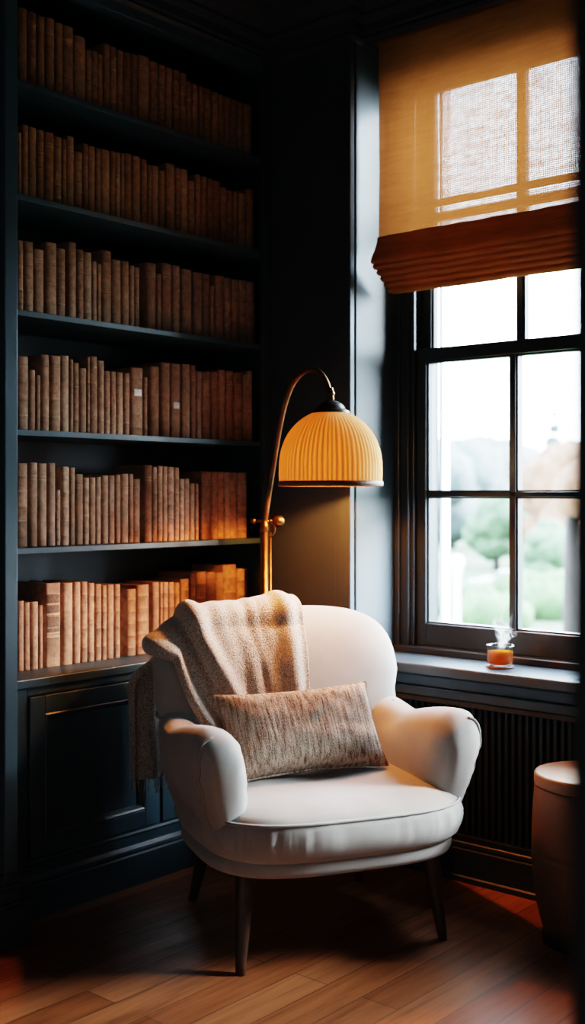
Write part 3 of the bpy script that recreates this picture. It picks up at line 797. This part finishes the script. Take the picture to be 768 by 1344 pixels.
# ------------------------------------------------------------------ throw blanket over the back and shoulder
bvh = BVHTree.FromPolygons([Vector(v) for v in BACK_V], [tuple(f) for f in BACK_F])
TU, TV = 96, 132
def outline_T(u):
    t0 = PI*.5-math.asin((.075/BA)**(BN/2))          # x = .075 on the top edge
    t1 = PI-math.asin(((.735-BZC)/BUP)**(BN/2))       # the shoulder
    f = u**.85
    # walk by arc length
    return t0, t1, f
_tt = [lerp(outline_T(0)[0], outline_T(0)[1], k/200) for k in range(201)]
_pp = [Vector(back_outline(t)) for t in _tt]
_ll = [0]
for k in range(200): _ll.append(_ll[-1]+(_pp[k+1]-_pp[k]).length)
def T_at(u):
    L = u*_ll[-1]
    for k in range(200):
        if _ll[k+1] >= L:
            f = (L-_ll[k])/max(1e-9, _ll[k+1]-_ll[k]); p = _pp[k].lerp(_pp[k+1], f)
            tg = (_pp[k+1]-_pp[k]).normalized(); n_ = Vector((tg.y, -tg.x))
            if n_.dot(p-Vector((0, BZC))) < 0: n_ = -n_
            return p, n_
    return _pp[-1], Vector((-1, 0))
def g(x, c, s): return math.exp(-((x-c)/s)**2)
def fold_front(u, v):     # v 0 bottom .. 1 top
    c = lerp(.60, .68, v)
    f = .011*(1-smooth01(c+.03, c+.075, u))+.028*g(u, c-.01, lerp(.042, .055, v))
    f += .010*(1-smooth01(.20, .30, u))+.020*g(u, lerp(.13, .10, v), lerp(.09, .075, v))
    f += .026*g(u, .95, .05)
    f += .009*g(u, .40, .045)*(1-.7*v)+.007*g(u, .31, .03)*v
    f += .0035*math.sin(u*44+3*v+2*noise.noise(Vector((u*4, v*3, 0))))*(1-.5*v)
    f += .007*noise.noise(Vector((u*9, v*2.2, 8)))
    return f
grid = []
for a in range(TU+1):
    u = a/TU
    P, Nn = T_at(u)
    fx = lerp(.052, -.225, u); fz = lerp(.50, .475, u)
    col_ = []
    inner = P-Nn*.045
    r = .070
    nf, na = 62, 22
    for k in range(nf):
        v = k/(nf-1)
        q = Vector((fx, fz)).lerp(inner, v)
        if u > .5: q.x += -.02*math.sin(PI*v)*(u-.5)*2
        hit = bvh.ray_cast(Vector((q.x, -1, q.y)), Vector((0, 1, 0)))
        y = hit[0].y if hit[0] else back_mid(q.x, q.y)
        col_.append(Vector((q.x, y-.010-fold_front(u, v), q.y)))
    ym = back_mid(inner.x, inner.y)
    yf = col_[-1].y
    hb = bvh.ray_cast(Vector((inner.x, 1.5, inner.y)), Vector((0, -1, 0)))
    yb = (hb[0].y if hb[0] else ym+.05)+.012+.5*fold_front(u, 1)
    out = .045+.010+.9*fold_front(u, 1)
    for k in range(1, na+1):
        ph = PI*k/na
        yc = lerp(yf, yb, .5-.5*math.cos(ph))
        e_ = math.sin(ph)**.7 if k < na else 0
        col_.append(Vector((inner.x+Nn.x*out*e_, yc, inner.y+Nn.y*out*e_)))
    side = smooth01(.62, .95, u)
    zb = lerp(.46, .352, smooth01(.45, .7, u))
    xb = inner.x+Nn.x*out*1.08*side
    z_start = col_[-1].z
    last = col_[-1].copy()
    nr = TV+1-len(col_)
    for k in range(1, nr+1):
        v = k/nr
        x = lerp(last.x, xb-.012*side, smooth01(0, .25, v))
        y = last.y+.010*smooth01(0, .2, v)+.010*math.sin(u*34)*smooth01(0, .5, v)
        col_.append(Vector((x+.004*math.sin(u*50+v*3), y, lerp(z_start, zb, v))))
    grid.append(col_)
# relax, then keep clear of the backrest
for it in range(3):
    ng = [[p.copy() for p in c] for c in grid]
    for a in range(TU+1):
        for b_ in range(1, TV):
            if a in (0, TU): q = (grid[a][b_-1]+grid[a][b_+1])/2
            else: q = (grid[a][b_-1]+grid[a][b_+1]+grid[a-1][b_]+grid[a+1][b_])/4
            ng[a][b_] = grid[a][b_].lerp(q, .5)
    grid = ng
def solid(o):
    me = o.data
    return BVHTree.FromPolygons([v.co.copy() for v in me.vertices], [tuple(p.vertices) for p in me.polygons])
solids = [solid(back), solid(shell)] + [solid(o) for o in back.children]
def clear(p, gap):
    for it in range(3):
        moved = False
        for b_ in solids:
            loc, nr_, idx, dist = b_.find_nearest(p)
            if loc is None: continue
            if b_ is solids[0] and nr_.dot(loc-Vector((0, back_mid(loc.x, loc.z), BZC))) < 0: nr_ = -nr_
            s = (p-loc).dot(nr_)
            if s < gap and dist < .08:
                p += nr_*(gap-s); moved = True
        if not moved: break
for c in grid:
    for p in c: clear(p, .009)
mb = MB()
for c in grid: mb.v += [tuple(p) for p in c]
for a in range(TU):
    for b_ in range(TV):
        i = a*(TV+1)+b_; mb.f.append((i, i+1, i+TV+2, i+TV+1))
throw = mb.build('throw_blanket', M['throw'], None, smooth=True)
throw.location = CH; throw.rotation_euler = (0, 0, CR)
sd = throw.modifiers.new('thick', 'SOLIDIFY'); sd.thickness = .007; sd.offset = 1
sb = throw.modifiers.new('sub', 'SUBSURF'); sb.levels = 1; sb.render_levels = 1
tag(throw, 'fuzzy beige throw blanket draped over the armchair back, fringed end hanging down', 'blanket')
fm = MB()
rf = random.Random(5)
for k in range(70):
    u = k/69; a = min(TU, int(round(u*TU)))
    p = grid[a][-1]; L = rf.uniform(.026, .044)
    dx, dy = rf.uniform(-.006, .006), rf.uniform(-.005, .005)
    fm.tube([p, p+Vector((dx*.5, dy*.5, -L*.5)), p+Vector((dx, dy, -L))], [.0022, .0019, .0012], 5)
fm.build('fringe', M['throw'], throw, smooth=True)
# let the pillow settle just clear of seat, back and throw
bpy.context.view_layer.update()
stops = [world_bvh(o) for o in (cush, back, shell)]
dg = bpy.context.evaluated_depsgraph_get(); ev = throw.evaluated_get(dg); me_ = ev.to_mesh()
stops.append(BVHTree.FromPolygons([throw.matrix_world @ v.co for v in me_.vertices], [tuple(p.vertices) for p in me_.polygons])); ev.to_mesh_clear()
fwd_ = Vector((math.sin(CR), -math.cos(CR), 0))
for it in range(60):
    bpy.context.view_layer.update()
    pb = [world_bvh(pillow)]+[world_bvh(c) for c in pillow.children]
    hits = [any(p.overlap(t) for p in pb) for t in stops]
    if not any(hits): break
    if hits[0]: pillow.location.z += .002
    if any(hits[1:]): pillow.location += fwd_*.003
print('pillow settled', it, pillow.location)

# ------------------------------------------------------------------ floor lamp
LX, LY = 2.760, 2.500           # pole
SX, SY = 2.757, 2.226           # shade axis
lamp = empty('floor_lamp', (LX, LY, 0))
tag(lamp, 'arched brass floor lamp with lit pleated amber dome shade behind the armchair', 'floor lamp')
MB().lathe([(.001, 0), (.118, 0), (.122, .004), (.122, .012), (.112, .018), (.040, .024), (.022, .034), (.014, .05)], 48, cap0=True).build('base', M['brass'], lamp, smooth=True)
pole = MB().tube([(0, 0, .03), (0, 0, 1.098)], .0110, 16)
pole.tube([(.0152, -.011, .10), (.0152, -.011, 1.075)], .0035, 8)
po = pole.build('pole', M['brass'], lamp, smooth=True)
def P3(s, z): return (lerp(0, SX-LX, s), lerp(0, SY-LY, s), z)
arc = [(0, 1.04), (.003, 1.10), (.035, 1.16), (.09, 1.23), (.155, 1.315), (.225, 1.40), (.305, 1.475), (.41, 1.535), (.53, 1.568), (.66, 1.584), (.77, 1.583), (.87, 1.566), (.94, 1.54), (.98, 1.512), (.998, 1.488)]
def crom(pts, sub):
    out = []
    for i in range(len(pts)-1):
        p0 = Vector(pts[max(0, i-1)]); p1 = Vector(pts[i]); p2 = Vector(pts[i+1]); p3 = Vector(pts[min(len(pts)-1, i+2)])
        for k in range(sub):
            t = k/sub
            out.append(.5*((2*p1)+(p2-p0)*t+(2*p0-5*p1+4*p2-p3)*t*t+(3*p1-p0-3*p2+p3)*t*t*t))
    out.append(Vector(pts[-1])); return out
MB().tube(crom([P3(s, z) for s, z in arc], 6), .0092, 14).build('arm', M['brass'], lamp, smooth=True)
# clamp: collar, cross bar with small ball, large knob, little hook
cl = MB().lathe([(.0125, 1.078), (.0150, 1.080), (.0145, 1.100), (.0125, 1.103), (.0115, 1.112)], 20)
dv = Vector((.62, -.78, 0))
zc = 1.112
cl.tube([dv*-.034+Vector((0, 0, zc)), dv*.026+Vector((0, 0, zc))], .0048, 10)
cl.lathe([(.0001, -.004), (.0075, -.002), (.0075, .004), (.0001, .006)], 12, tuple(dv*.018+Vector((0, 0, zc))))
clo = cl.build('clamp', M['brass'], lamp, smooth=True)
MB().ball(tuple(dv*-.037+Vector((0, 0, zc))), .0095, 16).build('finial', M['brass'], clo, smooth=True)
kb = MB().ball(tuple(dv*.046+Vector((0, 0, zc))), .0185, 24); kb.build('knob', M['brass'], clo, smooth=True)
hk = [dv*(.020+.012*math.sin(t))+Vector((0, 0, zc-.026+.020*math.cos(t))) for t in [PI*k/10*1.15 for k in range(11)]]
MB().tube(hk, .0038, 8).build('hook', M['brass'], clo, smooth=True)
# shade
sc_ = (SX-LX, SY-LY, 0)
prof = [(.1565, 1.236), (.1575, 1.25), (.1575, 1.275), (.1565, 1.300), (.153, 1.325), (.146, 1.350), (.136, 1.373), (.122, 1.395), (.104, 1.415), (.083, 1.432), (.062, 1.444), (.048, 1.450)]
pp = crom([(r, z, 0) for r, z in prof], 3)
NP = 66; SEG = NP*6
rings = []; pl_vals = []
for q in pp:
    ring = []
    for j in range(SEG):
        th = 2*PI*j/SEG
        ph = NP*th+1.5*noise.noise(Vector((math.cos(th)*6, math.sin(th)*6, 0)))
        s = .5+.5*math.cos(ph)
        r = q.x*(1+.008*(s-.5))
        ring.append((sc_[0]+r*math.cos(th), sc_[1]+r*math.sin(th), q.y)); pl_vals.append(s**.55)
    rings.append(ring)
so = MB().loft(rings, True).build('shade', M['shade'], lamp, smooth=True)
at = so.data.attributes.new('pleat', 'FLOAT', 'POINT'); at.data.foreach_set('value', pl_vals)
MB().lathe([(.1555, 1.238), (.1595, 1.239), (.1610, 1.233), (.1610, 1.226), (.1590, 1.222), (.1555, 1.223), (.1545, 1.230), (.1555, 1.238)], 72, sc_).build('rim_trim', M['leather'], so, smooth=True)
MB().lathe([(.058, 1.446), (.058, 1.452), (.052, 1.456), (.046, 1.458), (.044, 1.464), (.036, 1.474), (.022, 1.482), (.013, 1.485), (.0085, 1.488)], 40, sc_).build('cap', M['dark_metal'], lamp, smooth=True)
MB().lathe([(.0085, 1.484), (.0115, 1.487), (.0115, 1.495), (.0095, 1.498), (.0135, 1.503), (.0135, 1.509), (.0095, 1.514), (.0080, 1.524)], 24, sc_).build('fitting', M['brass'], lamp, smooth=True)
so2 = MB().tube([(sc_[0], sc_[1], 1.445), (sc_[0], sc_[1], 1.325)], .012, 14).build('socket', M['dark_metal'], lamp, smooth=True)
MB().ball((sc_[0], sc_[1], 1.285), .018, 24, 1.15).build('bulb', M['bulb'], lamp, smooth=True)

# ------------------------------------------------------------------ drum side table by the window
dt = empty('drum_side_table', (2.872, 1.430, 0))
tag(dt, 'tan barrel-shaped side table with flat lid standing by the radiator', 'side table')
MB().lathe([(.118, .028), (.128, .06), (.139, .11), (.147, .17), (.150, .225), (.150, .240), (.1495, .243), (.1505, .246), (.150, .262), (.149, .31), (.146, .37), (.142, .415), (.140, .418)], 64, cap0=True, cap1=True).build('body', M['leather'], dt, smooth=True)
MB().lathe([(.136, .418), (.1425, .419), (.1435, .424), (.143, .447), (.140, .4515), (.134, .453), (.126, .4535), (.001, .4535)], 64, cap0=True).build('lid', M['table_top'], dt, smooth=True)
MB().lathe([(.001, 0), (.120, 0), (.123, .004), (.121, .024), (.118, .028)], 64, cap0=True, cap1=True).build('base', M['black'], dt, smooth=True)

# ------------------------------------------------------------------ glass of tea with steam on the sill
CXY = (3.150, 1.866)
cup = empty('tea_glass', (CXY[0], CXY[1], .660))
tag(cup, 'small round glass of amber tea steaming on the window sill', 'glass')
MB().lathe([(.001, 0), (.041, 0), (.044, .003), (.041, .0055), (.030, .006), (.001, .006)], 40, cap0=True).build('saucer', M['leather'], cup, smooth=True)
MB().lathe([(.001, .0065), (.033, .0065), (.039, .011), (.0415, .022), (.0415, .060), (.0440, .066), (.0440, .070), (.0415, .070), (.0395, .064), (.0395, .022), (.037, .013), (.001, .010)], 44, cap0=True).build('bowl', M['tea_glass'], cup, smooth=True)
MB().lathe([(.001, .0105), (.0365, .0135), (.0390, .022), (.0392, .050), (.001, .0505)], 44, cap0=True).build('tea', M['tea'], cup, smooth=True)
st_ = MB(); wv = []
rs = random.Random(21)
for s_ in range(9):
    ang0 = rs.uniform(0, 2*PI); r0 = rs.uniform(.003, .014); hgt = rs.uniform(.08, .145); tw = rs.uniform(-5, 5)
    wid = rs.uniform(.010, .020); n0 = len(st_.v); K = 36; Q = 8
    for k in range(K+1):
        f = k/K; z = .0535+hgt*f
        cx = r0*math.cos(ang0+tw*f)+.020*f*math.sin(6*f+s_)+.012*f; cy = r0*math.sin(ang0+tw*f)-.016*f*math.cos(5*f+s_*2)-.006*f
        wd = wid*(.35+.9*math.sin(PI*f)**1.0)
        a = ang0+tw*f*1.4
        for q in range(Q+1):
            e = -1+2*q/Q
            curl = .5*e*e*wd
            st_.v.append((cx+wd*e*math.cos(a)-curl*math.sin(a), cy+wd*e*math.sin(a)+curl*math.cos(a), z+.004*f*math.sin(9*f+e*3)))
            wv.append(max(0, (1-e*e))*min(1, 8*f)*(1-f)**.6*.55)
    for k in range(K):
        for q in range(Q):
            i = n0+k*(Q+1)+q; st_.f.append((i, i+1, i+Q+2, i+Q+1))
so = st_.build('steam', M['steam'], None, smooth=True, loc=(CXY[0], CXY[1], .660))
at = so.data.attributes.new('wisp', 'FLOAT', 'POINT'); at.data.foreach_set('value', wv)
tag(so, 'white wisps of steam rising from the glass of tea', 'steam', kind='stuff')

# ------------------------------------------------------------------ outdoors, seen through the panes
GZ = -6.0
def bearing(a, d):   # a: degrees left of the window-facing direction, d: metres from the house
    return (3.5+d*math.cos(math.radians(a)), 1.9+d*math.sin(math.radians(a)))
M['lawn'] = mat('pale_lawn', (.05, .07, .032), .9, var=.3, nscale=.3)
def leaf_mat(name, c): return mat(name, c, .9, var=.35, nscale=.9)
M['leaf_grey'] = leaf_mat('misty_leaves', (.058, .072, .072))
M['leaf_green'] = leaf_mat('soft_green_leaves', (.05, .078, .04))
M['leaf_rust'] = leaf_mat('rust_leaves', (.125, .06, .034))
M['leaf_dark'] = leaf_mat('dark_conifer', (.03, .045, .045))
M['hedge'] = leaf_mat('hedge_leaves', (.05, .09, .03))
M['bark'] = mat('bark', (.020, .014, .012), .9, var=.3)
M['car'] = mat('pale_car_paint', (.62, .64, .67), .35)
M['car_blue'] = mat('blue_car_paint', (.30, .38, .48), .35)
M['tyre'] = mat('tyre', (.05, .05, .05), .8)
M['car_glass'] = mat('car_glass', (.10, .13, .16), .15)
lw = MB().box(4.0, 260, -160, 220, GZ-.2, GZ).build('lawn', M['lawn']); lw['kind'] = 'structure'
def blob(mb, c, r, seed, n=14):
    prof = []
    rings = []
    for i in range(n+1):
        ph = PI*i/n; ring = []
        for j in range(2*n):
            th = 2*PI*j/(2*n)
            d = Vector((math.sin(ph)*math.cos(th), math.sin(ph)*math.sin(th), -math.cos(ph)))
            k = r*(1+.28*noise.noise(d*2.3+Vector((seed, 0, 0)))+.14*noise.noise(d*6+Vector((0, seed, 0))))
            ring.append((c[0]+d.x*k, c[1]+d.y*k, c[2]+d.z*k*.9))
        rings.append(ring)
    mb.loft(rings, True)
def tree(label, a, d, h, w, m, seed, conifer=False, group=None):
    x, y = bearing(a, d)
    t = empty('tree', (x, y, GZ)); tag(t, label, 'tree', group)
    r = random.Random(seed); mb = MB()
    if conifer:
        for k in range(9):
            f = k/8; blob(mb, (r.uniform(-.2, .2)*w*(1-f), r.uniform(-.2, .2)*w*(1-f), h*(.2+.78*f)), w*.5*(1-.82*f), seed+k, 10)
    else:
        for k in range(15):
            f = r.random(); an = r.uniform(0, 2*PI); rr = w*.5*r.uniform(.1, .75)*math.sin(PI*(.2+.75*f))
            blob(mb, (rr*math.cos(an), rr*math.sin(an), h*(.34+.55*f)), w*r.uniform(.17, .27), seed+k, 10)
        blob(mb, (0, 0, h*.62), w*.36, seed+40, 12)
    mb.build('crown', m, t, smooth=True)
    MB().lathe([(.05*w*.8+.12, 0), (.03*w+.10, h*.25), (.02*w+.05, h*.7)], 12, cap0=True, cap1=True).build('trunk', M['bark'], t, smooth=True)
# bearings: 0 straight out of the window, positive towards the bookcase side
tree('grey-green misty tree beyond the parked cars, nearest the bookcase side', 34.8, 118, 12.0, 15, M['leaf_grey'], 1)
tree('broad misty tree behind the lamp post globe', 33.2, 150, 11.8, 19, M['leaf_grey'], 2)
tree('tall round-topped misty tree in the middle of the left panes', 31.4, 185, 15.4, 18, M['leaf_grey'], 3)
tree('pale misty tree just left of the glazing bar', 29.6, 222, 14.2, 20, M['leaf_grey'], 4)
tree('soft green tree rising over the white car', 30.9, 106, 7.2, 6.5, M['leaf_green'], 5)
tree('rust-leaved autumn tree crowned highest in the right panes', 27.3, 98, 11.0, 11, M['leaf_rust'], 6)
tree('dark narrow conifer poking above the rust-leaved tree', 28.05, 132, 16.6, 5, M['leaf_dark'], 7, True)
tree('small rust-leaved tree low beside the glazing bar', 29.2, 112, 7.6, 6, M['leaf_rust'], 8)
tree('green tree low behind the hedge in the right panes', 28.3, 78, 5.6, 4.5, M['leaf_green'], 9)
tree('broad rust tree far to the side of the right panes', 22.5, 150, 13, 16, M['leaf_rust'], 10)
tree('misty tree far to the side beyond the hedge', 14, 115, 12, 15, M['leaf_grey'], 14)
# close tree whose trunk crosses the last strip of glass
x, y = bearing(26.95, 24)
nt_ = empty('tree', (x, y, GZ)); tag(nt_, 'near rust-leaved tree with dark trunk against the right edge of the glass', 'tree')
MB().lathe([(.34, 0), (.28, 2), (.24, 5.0), (.16, 7.0)], 14, cap0=True, cap1=True).build('trunk', M['bark'], nt_, smooth=True)
mb = MB()
r_ = random.Random(4)
for k in range(10): blob(mb, (r_.uniform(-1, .6), r_.uniform(-1.9, .2), r_.uniform(6.3, 7.6)), r_.uniform(.45, .75), k, 10)
mb.build('crown', M['leaf_rust'], nt_, smooth=True)
def hedge(label, a, d, w, h, m, seed):
    x, y = bearing(a, d); mb = MB(); r = random.Random(seed)
    for k in range(9): blob(mb, (r.uniform(-.6, .6), w*(-.5+k/8), h*.42), h*r.uniform(.45, .62), seed+k, 9)
    o = mb.build('bush', m, None, smooth=True, loc=(x, y, GZ)); o.rotation_euler = (0, 0, math.radians(a)); tag(o, label, 'bush')
hedge('round pale green bush low in the left panes beside the post', 31.2, 58, 2.4, 2.0, M['hedge'], 31)
hedge('green bush behind the tea glass steam', 28.9, 72, 3.4, 2.3, M['hedge'], 32)
hedge('long green bush low in the right panes', 27.6, 64, 4.5, 2.2, M['hedge'], 33)
hedge('green bush under the lamp post', 33.4, 66, 4.0, 1.9, M['hedge'], 34)
def car(label, a, d, m, rz):
    x, y = bearing(a, d); c = empty('car', (x, y, GZ), math.radians(rz)); tag(c, label, 'car')
    secs = []
    for (px, zb, zt, w) in ((-2.1, .45, .72, .70), (-2.0, .32, .90, .82), (-1.2, .28, 1.0, .86), (0, .27, 1.0, .87), (1.2, .28, .96, .86), (1.95, .32, .78, .80), (2.1, .45, .66, .68)):
        secs.append([(px, -w, zb), (px, -w*1.02, (zb+zt)/2), (px, -w*.94, zt), (px, w*.94, zt), (px, w*1.02, (zb+zt)/2), (px, w, zb)])
    MB().loft(secs, True, True, True).build('body', m, c, bevel=.03)
    cb = []
    for (px, zt, w) in ((-1.75, .98, .74), (-1.15, 1.38, .64), (.2, 1.44, .66), (1.05, .98, .76)):
        cb.append([(px, -w-.06, .95), (px, -w, zt), (px, w, zt), (px, w+.06, .95)])
    MB().loft(cb, True, True, True).build('cabin', M['car_glass'], c, bevel=.03)
    MB().box(-1.1, .3, -.62, .62, 1.40, 1.47).build('roof', m, c, bevel=.03)
    for sx in (-1.3, 1.3):
        for sy in (-.82, .82):
            MB().tube([(sx, sy-.1, .32), (sx, sy+.1, .32)], .32, 18).build('wheel', M['tyre'], c)
car('white parked car showing between the lamp post and the glazing bar', 30.55, 84, M['car'], 118)
car('pale parked car seen right of the glazing bar', 29.1, 88, M['car'], 112)
car('blue grey parked car in front of the white one', 32.1, 74, M['car_blue'], 120)
car('silver parked car beside the autumn tree', 25.6, 84, M['car'], 116)
x, y = bearing(33.3, 30)
lp = empty('lamp_post', (x, y, GZ)); tag(lp, 'white lamp post with round globe outside the left panes', 'lamp post')
MB().lathe([(.16, 0), (.16, .5), (.10, .6), (.09, 4.8), (.14, 4.9), (.14, 5.0)], 20, cap0=True, cap1=True).build('post', M['white_paint'], lp, smooth=True)
MB().ball((0, 0, 5.2), .22, 20).build('globe', M['white_paint'], lp, smooth=True)

# ------------------------------------------------------------------ daylight
w = bpy.data.worlds.new('sky'); bpy.context.scene.world = w; w.use_nodes = True
nt = w.node_tree; bg = nt.nodes['Background']
tc = N(nt, 'ShaderNodeTexCoord'); sx = N(nt, 'ShaderNodeSeparateXYZ'); nt.links.new(tc.outputs['Generated'], sx.inputs[0])
r = ramp(nt, [(0, (.66, .79, .88)), (.5, (.76, .89, .98)), (.62, (.68, .86, 1.0)), (1, (.56, .79, 1.0))])
mr = N(nt, 'ShaderNodeMapRange'); mr.inputs['From Min'].default_value = -1; nt.links.new(sx.outputs['Z'], mr.inputs['Value'])
nt.links.new(mr.outputs[0], r.inputs[0]); nt.links.new(r.outputs[0], bg.inputs['Color'])
bg.inputs['Strength'].default_value = SKY
def portal(y0, y1):
    l = bpy.data.lights.new('sky_portal', 'AREA'); l.shape = 'RECTANGLE'; l.size = 1.98; l.size_y = y1-y0
    l.cycles.is_portal = True
    o = bpy.data.objects.new('sky_portal', l); C.objects.link(o)
    o.location = (3.43, (y0+y1)/2, 1.67); o.rotation_euler = (0, math.radians(90), 0)
portal(1.49, 2.29); portal(.36, 1.19); portal(-.77, .06)

sl = bpy.data.lights.new('hazy_sun', 'SUN'); sl.energy = SUN; sl.angle = math.radians(28); sl.color = (.88, .95, 1)
so_ = bpy.data.objects.new('hazy_sun', sl); C.objects.link(so_); so_.location = (12, -8, 12)
sd_ = Vector((-.67, .742, -.52)); so_.rotation_euler = sd_.to_track_quat('-Z', 'Y').to_euler()

# ------------------------------------------------------------------ camera
cam = bpy.data.cameras.new('camera'); co = bpy.data.objects.new('camera', cam); C.objects.link(co)
co.location = (0, 0, 1.2); co.rotation_euler = (math.radians(90), 0, math.radians(40.8-90))
cam.sensor_fit = 'VERTICAL'; cam.sensor_height = 36; cam.sensor_width = 36*768/1344; cam.lens = 36*1521/1344
cam.shift_y = -24/1344
cam.clip_start = .02; cam.clip_end = 600
cam.dof.use_dof = True; cam.dof.focus_distance = 3.15; cam.dof.aperture_fstop = 2.0
sc = bpy.context.scene; sc.camera = co
sc.view_settings.view_transform = 'Filmic'; sc.view_settings.look = 'High Contrast'
sc.view_settings.exposure = EXPOSURE
sc.cycles.use_denoising = True; sc.cycles.sample_clamp_indirect = 8
sc.cycles.max_bounces = 10; sc.cycles.diffuse_bounces = 5; sc.cycles.glossy_bounces = 4; sc.cycles.transparent_max_bounces = 24; sc.cycles.transmission_bounces = 6
